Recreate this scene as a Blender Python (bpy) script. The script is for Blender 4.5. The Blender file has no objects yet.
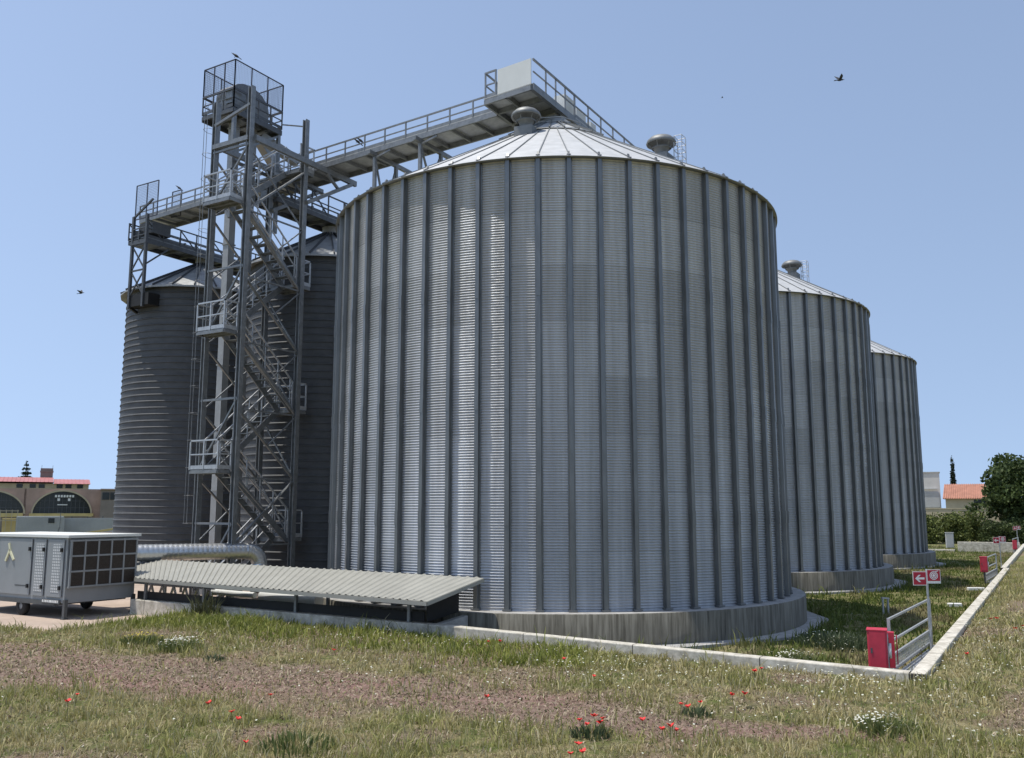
import bpy, math, random
import numpy as np
from mathutils import Vector, Matrix
random.seed(7); rng = np.random.default_rng(11)
sc = bpy.context.scene
COL = sc.collection
R = math.radians
PI = math.pi

# ------------------------------------------------------------------ camera
CAM = (-24.319, -12.973, 3.0); PITCH = 0.14578; F = 897.998
RT = (0.5128, -0.8585); FW = (0.8585, 0.5128)          # camera right / forward on the ground
cam = bpy.data.cameras.new("camera"); camo = bpy.data.objects.new("camera", cam); COL.objects.link(camo)
cam.sensor_width = 36; cam.lens = F / 1024 * 36; cam.clip_end = 6000; cam.clip_start = 0.1
camo.location = CAM; camo.rotation_euler = (PI/2 + PITCH, 0, R(-59.153)); sc.camera = camo

def spot(b, d):
    """ground position at bearing b (tangent, right positive) and distance d ahead of the viewpoint"""
    return (CAM[0] + d*(FW[0] + b*RT[0]), CAM[1] + d*(FW[1] + b*RT[1]))

# ------------------------------------------------------------------ world
SUN = Vector((-2.1, 3.1, 11.56)).normalized()
el = math.asin(SUN.z)
w = bpy.data.worlds.new("World"); sc.world = w; w.use_nodes = True
nt = w.node_tree; bg = nt.nodes["Background"]
sky = nt.nodes.new("ShaderNodeTexSky"); sky.sky_type = 'NISHITA'; sky.sun_disc = False
sky.sun_elevation = el; sky.sun_rotation = math.atan2(SUN.x, SUN.y)
sky.air_density = 1.0; sky.dust_density = 0.7; sky.ozone_density = 1.4; sky.altitude = 50
# an even, slightly hazy spring sky: keep the lookup off the white band right at the horizon
_tc = nt.nodes.new("ShaderNodeTexCoord"); _mp = nt.nodes.new("ShaderNodeMapping"); _mp.vector_type = 'POINT'
_mp.inputs["Scale"].default_value = (1, 1, 0.62); _mp.inputs["Location"].default_value = (0, 0, 0.26)
_nm = nt.nodes.new("ShaderNodeVectorMath"); _nm.operation = 'NORMALIZE'
_hs = nt.nodes.new("ShaderNodeHueSaturation"); _hs.inputs["Saturation"].default_value = 0.84; _hs.inputs["Hue"].default_value = 0.499
nt.links.new(_tc.outputs["Generated"], _mp.inputs[0]); nt.links.new(_mp.outputs[0], _nm.inputs[0]); nt.links.new(_nm.outputs[0], sky.inputs[0])
nt.links.new(sky.outputs[0], _hs.inputs["Color"]); nt.links.new(_hs.outputs[0], bg.inputs[0]); bg.inputs[1].default_value = 0.145
sl = bpy.data.lights.new("sun", 'SUN'); slo = bpy.data.objects.new("sun", sl); COL.objects.link(slo)
sl.energy = 3.3; sl.angle = R(0.53); sl.color = (1.0, 0.955, 0.88)
slo.rotation_euler = SUN.to_track_quat('Z', 'Y').to_euler(); slo.location = (0, 0, 60)
vs = sc.view_settings
sc.display_settings.display_device = 'sRGB'
vs.view_transform = 'Standard'; vs.look = 'None'; vs.exposure = 0.38; vs.gamma = 1.0; vs.use_curve_mapping = False

# ------------------------------------------------------------------ materials
def mat(name, c, rough=0.6, metal=0.0, var=0.15, scale=4.0, stretch=(1, 1, 1), bump=0.0, c2=None, spec=None, detail=6):
    m = bpy.data.materials.new(name); m.use_nodes = True; t = m.node_tree; N = t.nodes; L = t.links
    b = N["Principled BSDF"]; b.inputs["Roughness"].default_value = rough; b.inputs["Metallic"].default_value = metal
    if spec is not None: b.inputs["Specular IOR Level"].default_value = spec
    tc = N.new("ShaderNodeTexCoord"); mp = N.new("ShaderNodeMapping"); mp.inputs["Scale"].default_value = stretch
    L.new(tc.outputs["Object"], mp.inputs[0])
    n = N.new("ShaderNodeTexNoise"); n.inputs["Scale"].default_value = scale; n.inputs["Detail"].default_value = detail
    n.inputs["Roughness"].default_value = 0.65
    L.new(mp.outputs[0], n.inputs[0])
    r = N.new("ShaderNodeValToRGB")
    if c2 is None: a = [x*(1-var) for x in c]; d = [min(1, x*(1+var)) for x in c]
    else: a, d = c, c2
    r.color_ramp.elements[0].color = (*a, 1); r.color_ramp.elements[1].color = (*d, 1)
    r.color_ramp.elements[0].position = 0.32; r.color_ramp.elements[1].position = 0.68
    L.new(n.outputs["Fac"], r.inputs[0]); L.new(r.outputs[0], b.inputs["Base Color"])
    if bump:
        bp = N.new("ShaderNodeBump"); bp.inputs["Strength"].default_value = bump; bp.inputs["Distance"].default_value = 0.02
        L.new(n.outputs["Fac"], bp.inputs["Height"]); L.new(bp.outputs[0], b.inputs["Normal"])
    m["ramp"] = r.name
    return m

def leafmat(name, rough=0.6, trans=0.25):
    m = bpy.data.materials.new(name); m.use_nodes = True; t = m.node_tree; N = t.nodes; L = t.links
    b = N["Principled BSDF"]; b.inputs["Roughness"].default_value = rough; b.inputs["Specular IOR Level"].default_value = 0.25
    a = N.new("ShaderNodeAttribute"); a.attribute_name = "col"
    tr = N.new("ShaderNodeBsdfTranslucent"); mx = N.new("ShaderNodeMixShader"); mx.inputs[0].default_value = trans
    L.new(a.outputs["Color"], b.inputs["Base Color"]); L.new(a.outputs["Color"], tr.inputs["Color"])
    L.new(b.outputs[0], mx.inputs[1]); L.new(tr.outputs[0], mx.inputs[2]); L.new(mx.outputs[0], N["Material Output"].inputs[0])
    return m

def wallmat():
    """galvanised sheet: every sheet between two stiffeners and every ring has its own zinc tone, with faint spangle and streaks"""
    m = mat("galvanised_sheet", (0.53, 0.54, 0.545), 0.46, 0.68, 0.18, 2.6, (1.6, 1.6, 0.07))
    t = m.node_tree; N = t.nodes; L = t.links; b = N["Principled BSDF"]; ramp = N[m["ramp"]]
    a = N.new("ShaderNodeAttribute"); a.attribute_name = "col"
    mx = N.new("ShaderNodeMix"); mx.data_type = 'RGBA'; mx.blend_type = 'MULTIPLY'; mx.inputs[0].default_value = 1
    L.new(ramp.outputs[0], mx.inputs[6]); L.new(a.outputs["Color"], mx.inputs[7]); L.new(mx.outputs[2], b.inputs["Base Color"])
    v = N.new("ShaderNodeTexVoronoi"); v.inputs["Scale"].default_value = 9
    mr = N.new("ShaderNodeMapRange"); mr.inputs[3].default_value = 0.42; mr.inputs[4].default_value = 0.60
    tc = N.new("ShaderNodeTexCoord"); L.new(tc.outputs["Object"], v.inputs[0])
    L.new(v.outputs["Color"], mr.inputs[0]); L.new(mr.outputs[0], b.inputs["Roughness"])
    return m

M = dict(
 galv=wallmat(),
 stiff=mat("stiffener_zinc", (0.195, 0.20, 0.197), 0.40, 0.65, 0.15, 5, (1, 1, 0.3)),
 roofm=mat("roof_zinc", (0.47, 0.475, 0.47), 0.65, 0.12, 0.12, 2.5),
 roofrib=mat("roof_rib", (0.22, 0.23, 0.23), 0.5, 0.6, 0.1, 4),
 conc=mat("board_formed_concrete", (0.065, 0.058, 0.042), 0.9, 0, 0, 3.6, (3.2, 3.2, 0.2), 0.25, c2=(0.25, 0.232, 0.185)),
 conctop=mat("ledge_concrete", (0.36, 0.35, 0.33), 0.9, 0, 0.25, 5, bump=0.2),
 curb=mat("cream_concrete", (0.42, 0.385, 0.31), 0.9, 0, 0, 4.0, (1, 1, 1.2), 0.3, c2=(0.68, 0.64, 0.55)),
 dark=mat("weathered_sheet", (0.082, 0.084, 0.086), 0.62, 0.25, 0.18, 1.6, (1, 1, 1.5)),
 darklip=mat("weathered_sheet_lip", (0.09, 0.092, 0.095), 0.6, 0.35, 0.15, 3),
 darkroof=mat("weathered_roof", (0.34, 0.345, 0.34), 0.6, 0.3, 0.2, 3),
 steel=mat("galvanised_steel", (0.23, 0.237, 0.238), 0.5, 0.55, 0.2, 6),
 steeld=mat("dull_steel", (0.10, 0.105, 0.11), 0.55, 0.4, 0.2, 6),
 rail=mat("railing_steel", (0.46, 0.47, 0.475), 0.45, 0.5, 0.15, 8),
 vent=mat("vent_zinc", (0.20, 0.205, 0.20), 0.55, 0.4, 0.15, 4),
 duct=mat("elevator_casing", (0.33, 0.33, 0.32), 0.5, 0.3, 0.12, 3),
 mesh=mat("screen_frame", (0.07, 0.07, 0.085), 0.5, 0.3, 0.1, 5),
 panel=mat("white_panel", (0.66, 0.67, 0.64), 0.6, 0, 0.04, 2),
 plate=mat("deck_plate", (0.42, 0.42, 0.40), 0.6, 0.2, 0.2, 3),
 canopy=mat("grey_beige_sheet", (0.33, 0.325, 0.285), 0.55, 0.1, 0.10, 1.5),
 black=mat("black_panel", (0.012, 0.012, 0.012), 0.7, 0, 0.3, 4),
 spiral=mat("spiral_duct", (0.55, 0.56, 0.56), 0.32, 0.8, 0.1, 6),
 unit=mat("grey_painted_sheet", (0.27, 0.285, 0.29), 0.5, 0, 0.06, 2),
 unitd=mat("dark_grey_chassis", (0.08, 0.085, 0.085), 0.6, 0, 0.2, 4),
 grille=mat("condenser_grille", (0.06, 0.048, 0.04), 0.6, 0.2, 0.3, 30),
 tyre=mat("tyre_rubber", (0.02, 0.02, 0.02), 0.85, 0, 0.2, 8),
 white=mat("white_paint", (0.78, 0.78, 0.75), 0.6, 0, 0.05, 5),
 emblem=mat("pale_yellow_paint", (0.72, 0.70, 0.48), 0.6, 0, 0.05, 5),
 red=mat("red_paint", (0.50, 0.035, 0.065), 0.5, 0, 0.12, 6),
 signred=mat("sign_red", (0.42, 0.018, 0.04), 0.5, 0, 0.08, 6),
 glassd=mat("dark_glass", (0.03, 0.035, 0.035), 0.15, 0, 0.2, 3),
 pad=mat("pinkish_paving", (0.42, 0.33, 0.26), 0.9, 0, 0.16, 1.2, bump=0.2),
 brown=mat("red_brown_render", (0.42, 0.295, 0.24), 0.9, 0, 0.15, 0.6),
 cream=mat("cream_render", (0.50, 0.43, 0.30), 0.9, 0, 0.12, 0.7),
 yellow=mat("yellow_render", (0.58, 0.46, 0.20), 0.9, 0, 0.15, 0.8),
 greywall=mat("grey_brown_wall", (0.24, 0.205, 0.175), 0.9, 0, 0.15, 0.8),
 pinkroof=mat("red_metal_roof", (0.40, 0.15, 0.145), 0.6, 0, 0.15, 0.8),
 terra=mat("terracotta_roof", (0.40, 0.19, 0.13), 0.85, 0, 0.18, 1.5),
 wcream=mat("pale_wall", (0.62, 0.60, 0.55), 0.85, 0, 0.08, 0.7),
 pgrey=mat("pale_grey_wall", (0.46, 0.465, 0.45), 0.85, 0, 0.1, 0.7),
 bark=mat("bark", (0.07, 0.05, 0.035), 0.9, 0, 0.3, 6, (1, 1, .2), 0.4),
 bird=mat("dark_feathers", (0.03, 0.032, 0.036), 0.7, 0, 0.2, 20),
 petal=mat("poppy_petal", (0.66, 0.022, 0.02), 0.6, 0, 0.2, 60),
 stem=mat("green_stem", (0.07, 0.10, 0.03), 0.7, 0, 0.2, 20),
 leaf=leafmat("leaves"), blade=leafmat("grass_blades", 0.7, 0.3),
)

# ------------------------------------------------------------------ mesh helper
class MB:
    def __init__(s): s.v = []; s.f = []; s.m = []; s.smooth = []
    def add(s, vs, fs, mi=0, sm=False):
        o = len(s.v); s.v += [tuple(p) for p in vs]
        for f in fs: s.f.append([i+o for i in f]); s.m.append(mi); s.smooth.append(sm)
        return s
    def hexa(s, p, mi=0):        # p: 4 bottom, 4 top, counter clockwise
        return s.add(p, [(3,2,1,0),(4,5,6,7),(0,1,5,4),(1,2,6,5),(2,3,7,6),(3,0,4,7)], mi)
    def box(s, c, d, rz=0, mi=0):
        x, y, z = [q/2 for q in d]; cs, sn = math.cos(rz), math.sin(rz)
        P = []
        for zz in (-z, z):
            for a, b in ((-x,-y),(x,-y),(x,y),(-x,y)):
                P.append((c[0]+a*cs-b*sn, c[1]+a*sn+b*cs, c[2]+zz))
        return s.hexa(P, mi)
    def bar(s, p, q, wd, ht=None, mi=0, ext=0.0):
        p, q = Vector(p), Vector(q); ht = wd if ht is None else ht
        d = (q-p).normalized(); p = p-d*ext; q = q+d*ext
        if abs(d.z) > 0.97: side = Vector((0, 1, 0)) - d*d.y; side.normalize()
        else: side = d.cross(Vector((0,0,1))).normalized()
        up = side.cross(d).normalized(); a = side*wd/2; b = up*ht/2
        P = [p-a-b, p+a-b, p+a+b, p-a+b, q-a-b, q+a-b, q+a+b, q-a+b]
        return s.add(P, [(0,1,2,3),(7,6,5,4),(4,5,1,0),(5,6,2,1),(6,7,3,2),(7,4,0,3)], mi)
    def tube(s, p, q, r, n=8, mi=0, r2=None, caps=True):
        p, q = Vector(p), Vector(q); d = (q-p).normalized(); r2 = r if r2 is None else r2
        a = d.cross(Vector((0,0,1)) if abs(d.z) < .95 else Vector((1,0,0))).normalized(); b = d.cross(a)
        vs = []
        for c, rr in ((p, r), (q, r2)):
            for i in range(n):
                t = 2*PI*i/n; vs.append(c + a*rr*math.cos(t) + b*rr*math.sin(t))
        s.add(vs, [(i, n+i, n+(i+1) % n, (i+1) % n) for i in range(n)], mi, True)
        if caps: s.add(vs, [tuple(range(n)), tuple(reversed(range(n, 2*n)))], mi)
        return s
    def path(s, pts, r, n=8, mi=0):
        for i in range(len(pts)-1): s.tube(pts[i], pts[i+1], r, n, mi)
        return s
    def lathe(s, prof, n=48, c=(0,0,0), mi=0, sm=True, a0=0.0, a1=2*PI):
        full = abs(a1-a0-2*PI) < 1e-6; k = n if full else n+1; m = len(prof); vs = []
        for i in range(k):
            t = a0+(a1-a0)*i/n
            for r_, z in prof: vs.append((c[0]+r_*math.cos(t), c[1]+r_*math.sin(t), c[2]+z))
        fs = []
        for i in range(n):
            j = (i+1) % k
            for q in range(m-1): fs.append((i*m+q, j*m+q, j*m+q+1, i*m+q+1))
        return s.add(vs, fs, mi, sm)
    def build(s, name, mats, parent=None, origin=(0,0,0), col=None):
        me = bpy.data.meshes.new(name)
        o = Vector(origin)
        me.from_pydata([Vector(p)-o for p in s.v], [], s.f)
        for m in (mats if isinstance(mats, (list, tuple)) else [mats]): me.materials.append(m)
        me.polygons.foreach_set("material_index", s.m); me.polygons.foreach_set("use_smooth", s.smooth)
        me.update()
        ob = bpy.data.objects.new(name, me); COL.objects.link(ob)
        if parent is not None: ob.parent = parent
        else: ob.location = o
        return ob

def tag(o, label=None, cat=None, group=None, kind=None):
    if label: o["label"] = label
    if cat: o["category"] = cat
    if group: o["group"] = group
    if kind: o["kind"] = kind
    return o
def thing(name, label, cat, loc=(0,0,0), rz=0, group=None):
    o = bpy.data.objects.new(name, None); COL.objects.link(o); o.empty_display_size = 0.3
    o.location = loc; o.rotation_euler = (0,0,rz); return tag(o, label, cat, group)
def copy_tree(o, parent=None):
    c = o.copy(); COL.objects.link(c)
    if parent is not None: c.parent = parent
    for ch in list(o.children): copy_tree(ch, c)
    return c

def npmesh(name, V, faces_flat, sizes, mats, col=None, midx=None, smooth=False):
    me = bpy.data.meshes.new(name); nv = len(V); nf = len(sizes)
    me.vertices.add(nv); me.vertices.foreach_set("co", np.ascontiguousarray(V, np.float32).ravel())
    me.loops.add(len(faces_flat)); me.loops.foreach_set("vertex_index", np.asarray(faces_flat, np.int32))
    me.polygons.add(nf); st = np.concatenate([[0], np.cumsum(sizes)[:-1]]).astype(np.int32)
    me.polygons.foreach_set("loop_start", st)
    me.polygons.foreach_set("loop_total", np.asarray(sizes, np.int32))
    if smooth: me.polygons.foreach_set("use_smooth", np.ones(nf, bool))
    for m in mats: me.materials.append(m)
    if midx is not None: me.polygons.foreach_set("material_index", np.asarray(midx, np.int32))
    me.update(calc_edges=True)
    if col is not None:
        at = me.color_attributes.new("col", 'FLOAT_COLOR', 'POINT')
        at.data.foreach_set("color", np.ascontiguousarray(np.c_[col, np.ones(nv)], np.float32).ravel())
    ob = bpy.data.objects.new(name, me); COL.objects.link(ob); return ob

# ------------------------------------------------------------------ value noise for ground cover
_T = rng.random((256, 256))
def vnoise(x, y):
    x = np.asarray(x); y = np.asarray(y)
    xi = np.floor(x).astype(int); yi = np.floor(y).astype(int); fx = x-xi; fy = y-yi
    fx = fx*fx*(3-2*fx); fy = fy*fy*(3-2*fy)
    g = lambda a, b: _T[a % 256, b % 256]
    return (g(xi,yi)*(1-fx)+g(xi+1,yi)*fx)*(1-fy)+(g(xi,yi+1)*(1-fx)+g(xi+1,yi+1)*fx)*fy
def fbm(x, y, o=4):
    t = 0; a = .5
    for k in range(o): t = t+a*vnoise(x*2**k+17*k, y*2**k+31*k); a *= .5
    return t/(1-.5**o)
def sstep(a, b, x): t = np.clip((x-a)/(b-a), 0, 1); return t*t*(3-2*t)

CA = (-8.35, -10.95); CB = (-7.98, 8.9)          # front kerb, right corner and left end
def ucurb(v): return CA[0] + (np.asarray(v)-CA[1])*(CB[0]-CA[0])/(CB[1]-CA[1])
def outside(u, v):
    """0 in the silo yard, 1 in the field in front and right of the kerb"""
    f = np.where(v < 9.0, sstep(0.0, 0.18, ucurb(v)+0.05-u), 0)
    r = sstep(0.0, 0.09, -(v+10.93))
    return np.maximum(f, r)
def height(u, v):
    o = outside(u, v)
    base = 0.37-0.25*sstep(6.3, 7.3, v)*sstep(-12.0, -11.5, u)-.02*sstep(-5, -11, v)
    right = 0.07*sstep(-10.9, -11.6, v)*sstep(-9, -6.5, u)
    rough = 0.10*(fbm(u*.9, v*.9)-.5) + .05*(fbm(u*4, v*4, 3)-.5)
    padm = sstep(6.3, 7.0, v)
    near = np.exp(-((u+4)**2+(v+2)**2)/60**2)
    return (base+right)*o + rough*near*np.where(o > .5, 1-.8*padm, 0.7) - 0.02 - .02*padm

# ------------------------------------------------------------------ ground
def bare_mask(u, v):
    P = np.array([(-15.1,6.4),(-14.95,3.05),(-14.0,.3),(-13.5,-2.65),(-13.25,-5.3),(-13.35,-7.8),(-12.8,-9.5),(-12.4,-11.1)])
    W = np.array([1.95,1.9,1.6,1.4,1.1,.75,.45,.25])
    d = np.full(np.shape(u), 9.0)
    for i in range(len(P)-1):
        a, b = P[i], P[i+1]; e = b-a
        t = np.clip(((u-a[0])*e[0]+(v-a[1])*e[1])/(e@e), 0, 1)
        dd = np.hypot(u-a[0]-t*e[0], v-a[1]-t*e[1])/(W[i]+t*(W[i+1]-W[i])); d = np.minimum(d, dd)
    n = fbm(u*1.1+3, v*1.1, 4)
    m = 1-sstep(.55, 1.25, d+1.3*(n-.5))
    n2 = fbm(u*.55+40, v*.55+9, 4)
    return np.clip(np.maximum(m, .75*sstep(.55, .66, n2)*(v < 8)), 0, 1)

gx = np.concatenate([[-3000,-800,-200,-80,-45,-32], np.arange(-26, -5.9, .14), np.arange(-5.8, 20, .5), np.arange(20, 64, 1.5), [70,85,100,130,180,300,800,4000]])
gy = np.concatenate([[-3000,-800,-200,-80,-40,-30,-25], np.arange(-22, -11.6, .2), np.arange(-11.6, -10.6, .07), np.arange(-10.6, 13, .16), np.arange(13, 30, 1.0), [35,45,60,80,110,160,300,900,4000]])
GX, GY = np.meshgrid(gx, gy, indexing='ij'); Z = height(GX, GY)
nx, ny = GX.shape; V = np.stack([GX.ravel(), GY.ravel(), Z.ravel()], 1)
ii, jj = np.meshgrid(np.arange(nx-1), np.arange(ny-1), indexing='ij'); b0 = (ii*ny+jj).ravel()
Fq = np.stack([b0, b0+ny, b0+ny+1, b0+1], 1)
bm = bare_mask(V[:,0], V[:,1])*(outside(V[:,0], V[:,1]) > .5)
yard = 1-outside(V[:,0], V[:,1])
colr = np.stack([bm, yard, np.zeros(len(bm))], 1)
def ground_mat():
    m = bpy.data.materials.new("field_soil"); m.use_nodes = True; t = m.node_tree; N = t.nodes; L = t.links
    b = N["Principled BSDF"]; b.inputs["Roughness"].default_value = 0.95; b.inputs["Specular IOR Level"].default_value = .1
    tc = N.new("ShaderNodeTexCoord")
    def noise(s, d=8, r=.65):
        n = N.new("ShaderNodeTexNoise"); n.inputs["Scale"].default_value = s; n.inputs["Detail"].default_value = d; n.inputs["Roughness"].default_value = r
        L.new(tc.outputs["Object"], n.inputs[0]); return n
    def ramp(src, e):
        r = N.new("ShaderNodeValToRGB"); r.color_ramp.elements[0].position = e[0][0]; r.color_ramp.elements[0].color = (*e[0][1], 1)
        r.color_ramp.elements[1].position = e[-1][0]; r.color_ramp.elements[1].color = (*e[-1][1], 1)
        for p, c in e[1:-1]: x = r.color_ramp.elements.new(p); x.color = (*c, 1)
        L.new(src, r.inputs[0]); return r
    def mix(f, a, c):
        x = N.new("ShaderNodeMix"); x.data_type = 'RGBA'
        if isinstance(f, float): x.inputs[0].default_value = f
        else: L.new(f, x.inputs[0])
        L.new(a, x.inputs[6]); L.new(c, x.inputs[7]); return x.outputs[2]
    fine = noise(14, 10, .75); mid = noise(2.2); big = noise(.6)
    soil = ramp(fine.outputs["Fac"], [(.3,(.11,.08,.06)),(.5,(.215,.155,.12)),(.66,(.37,.30,.235))])
    purp = ramp(fine.outputs["Fac"], [(.3,(.125,.072,.06)),(.5,(.25,.155,.13)),(.66,(.40,.29,.245))])
    dry = ramp(fine.outputs["Fac"], [(.3,(.10,.085,.04)),(.5,(.23,.195,.10)),(.68,(.40,.35,.21))])
    grn = ramp(fine.outputs["Fac"], [(.3,(.045,.06,.018)),(.55,(.115,.14,.04)),(.7,(.24,.25,.09))])
    mm = N.new("ShaderNodeMapRange"); mm.inputs[1].default_value = .42; mm.inputs[2].default_value = .58; L.new(mid.outputs["Fac"], mm.inputs[0])
    mb = N.new("ShaderNodeMapRange"); mb.inputs[1].default_value = .4; mb.inputs[2].default_value = .6; L.new(big.outputs["Fac"], mb.inputs[0])
    veg = mix(mm.outputs[0], dry.outputs[0], grn.outputs[0])
    bare = mix(mb.outputs[0], soil.outputs[0], purp.outputs[0])
    at = N.new("ShaderNodeAttribute"); at.attribute_name = "col"; sp = N.new("ShaderNodeSeparateColor"); L.new(at.outputs["Color"], sp.inputs[0])
    c = mix(sp.outputs[0], veg, bare); L.new(c, b.inputs["Base Color"])
    bp = N.new("ShaderNodeBump"); bp.inputs["Strength"].default_value = .9; bp.inputs["Distance"].default_value = .05
    L.new(fine.outputs["Fac"], bp.inputs["Height"]); L.new(bp.outputs[0], b.inputs["Normal"])
    return m
g = npmesh("ground", V, Fq.ravel(), np.full(len(Fq), 4), [ground_mat()], colr, smooth=True); tag(g, kind="structure")

# ------------------------------------------------------------------ grass and small flowers (uncountable ground cover)
def proj(u, v, z):
    dx, dy, dz = u-CAM[0], v-CAM[1], z-CAM[2]
    X = dx*RT[0]+dy*RT[1]; Y = dx*FW[0]+dy*FW[1]
    cp, sp_ = math.cos(PITCH), math.sin(PITCH); fw = Y*cp+dz*sp_; up = -Y*sp_+dz*cp
    return 512+F*X/fw, 379-F*up/fw, Y
def in_pad(u, v): return (u > -11.5) & (v > 6.95)
def scatter(n, ext, keep):
    u = rng.uniform(ext[0], ext[1], n); v = rng.uniform(ext[2], ext[3], n)
    px, py, Y = proj(u, v, 0.2)
    k = (Y > 3.5) & (px > -140) & (px < 1160) & (py < 880)
    u, v, Y = u[k], v[k], Y[k]
    p = keep(u, v, Y); k = rng.random(len(u)) < p
    return u[k], v[k], Y[k]
def blades(name, u, v, hgt, wid, lean, col, label, cat="grass"):
    n = len(u); z = height(u, v)-.01
    a = rng.uniform(0, 2*PI, n); l = rng.uniform(0, 2*PI, n)
    sx, sy = np.cos(a)*wid/2, np.sin(a)*wid/2; lx, ly = np.cos(l)*lean*hgt, np.sin(l)*lean*hgt
    P = np.zeros((n, 5, 3))
    P[:,0] = np.stack([u-sx, v-sy, z], 1); P[:,1] = np.stack([u+sx, v+sy, z], 1)
    P[:,2] = np.stack([u+sx*.75+lx*.35, v+sy*.75+ly*.35, z+hgt*.58], 1); P[:,3] = np.stack([u-sx*.75+lx*.35, v-sy*.75+ly*.35, z+hgt*.58], 1)
    P[:,4] = np.stack([u+lx, v+ly, z+hgt*np.clip(1-.25*lean, .3, 1)], 1)
    o = (np.arange(n)*5)[:,None]
    f = np.concatenate([o+np.array([[0,1,2,3]]), o+np.array([[3,2,4]])], 1).ravel()
    ob = npmesh(name, P.reshape(-1,3), f, np.tile([4,3], n), [M['blade']], np.repeat(col, 5, 0))
    return tag(ob, label, cat, kind="stuff")
def mixcol(t, A, B): return np.asarray(A)[None]*(1-t[:,None])+np.asarray(B)[None]*t[:,None]

def keep_field(u, v, Y):
    o = (outside(u, v) > .9) & ~in_pad(u, v)
    b = bare_mask(u, v)
    tus = sstep(.40, .60, vnoise(u*5.5+3, v*5.5)*.6+.4*vnoise(u*13, v*13))
    bd = sstep(3.2, 1.6, ucurb(v)-u)*sstep(-9, -4, v)
    return o*(1-.90*b)*np.clip(9.0/Y+.5*bd, .25, 1)*np.maximum(.25+.75*tus, bd)*np.where(fbm(u*2+5, v*2, 3) > .40, 1, .5)
u, v, Y = scatter(3300000, (-21, 30, -24, 14), keep_field)
k = rng.permutation(len(u))[:430000]; u, v, Y = u[k], v[k], Y[k]
band = sstep(3.4, 1.2, ucurb(v)-u)*sstep(-8, -4, v)                  # fresh green strip along the kerb on the left
patch = sstep(.46, .62, fbm(u*.8+11, v*.8+2, 4))
fresh = np.clip(.95*band+.6*patch+.35*rng.normal(0, .35, len(u)), 0, 1)
t = rng.random(len(u))
gcol = mixcol(t, (.12, .155, .03), (.37, .38, .095)); dcol = mixcol(t, (.30, .245, .105), (.60, .53, .28))
col = gcol*fresh[:,None]+dcol*(1-fresh[:,None])
straw = rng.random(len(u)) < .22*(1-.7*band); col[straw] = mixcol(t[straw], (.38,.33,.18), (.58,.52,.34))
hgt = rng.gamma(3.0, .032, len(u))*(.80+.28*band+.5*patch)*np.clip(.7+.5*fbm(u*3, v*3, 2), .6, 1.3); hgt = hgt*(.5+.65*vnoise(u*5.5+3, v*5.5)); tall = rng.random(len(u)) < .02; hgt[tall] *= 1.8; hgt = np.clip(hgt, .03, .5)
wid = rng.uniform(.006, .013, len(u))*np.clip(Y/8, .9, 2.4)
blades("field_grass", u, v, hgt, wid, rng.uniform(.1, .9, len(u)), col, "mixed green and straw coloured grass across the field in front of the kerb")

# dry litter lying on the bare soil
def keep_litter(u, v, Y): return (outside(u, v) > .9)*~in_pad(u, v)*(.25+.75*bare_mask(u, v))*np.clip(9.0/Y, .2, 1)
u, v, Y = scatter(420000, (-20, 4, -18, 9), keep_litter); k = rng.permutation(len(u))[:70000]; u, v, Y = u[k], v[k], Y[k]
t = rng.random(len(u)); col = mixcol(t, (.15, .10, .075), (.54, .45, .32)); q = rng.random(len(u)) < .25; col[q] = mixcol(t[q], (.12, .13, .05), (.24, .24, .10))
blades("dry_litter", u, v, rng.uniform(.015, .075, len(u)), rng.uniform(.008,.022,len(u))*np.clip(Y/9, .9, 2), rng.uniform(.5, 2.6, len(u)), col, "dry stalks and leaf litter lying on the bare brown soil", "litter")

def in_slab(u, v, pad=0.0):
    r = np.zeros(len(u), bool)
    for kx in range(3): r |= np.hypot(u-15.653*kx, v) < 7.15+pad
    return r
def keep_yard(u, v, Y):
    return (outside(u, v) < .02)*(~in_slab(u, v, .5))*(v < -2)*np.clip(16/Y, .2, 1)*np.where(fbm(u*1.1, v*1.1, 3) > .45, 1, .25)
u, v, Y = scatter(260000, (-8.2, 62, -10.9, -2), keep_yard); k = rng.permutation(len(u))[:60000]; u, v, Y = u[k], v[k], Y[k]
t = rng.random(len(u)); dry = sstep(.5, .62, fbm(u*.5+8, v*.9, 3))
nearslab = np.zeros(len(u))
for kx in range(3): nearslab = np.maximum(nearslab, sstep(1.3, .2, np.hypot(u-15.653*kx, v)-7.2))
col = mixcol(t, (.065,.10,.022), (.20,.23,.055)); dc = mixcol(t, (.2,.16,.08), (.36,.3,.18)); dd = np.clip(dry*.8-.6*nearslab, 0, 1)
col = col*(1-dd[:,None])+dc*dd[:,None]
hgt = np.clip(rng.gamma(3, .04, len(u))*(.8+1.3*nearslab), .03, .5)
blades("yard_grass", u, v, hgt, rng.uniform(.008,.016,len(u))*np.clip(Y/9, 1, 3), rng.uniform(.1,.8,len(u)), col, "green weeds growing in the yard between the silos and the kerb")

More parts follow.
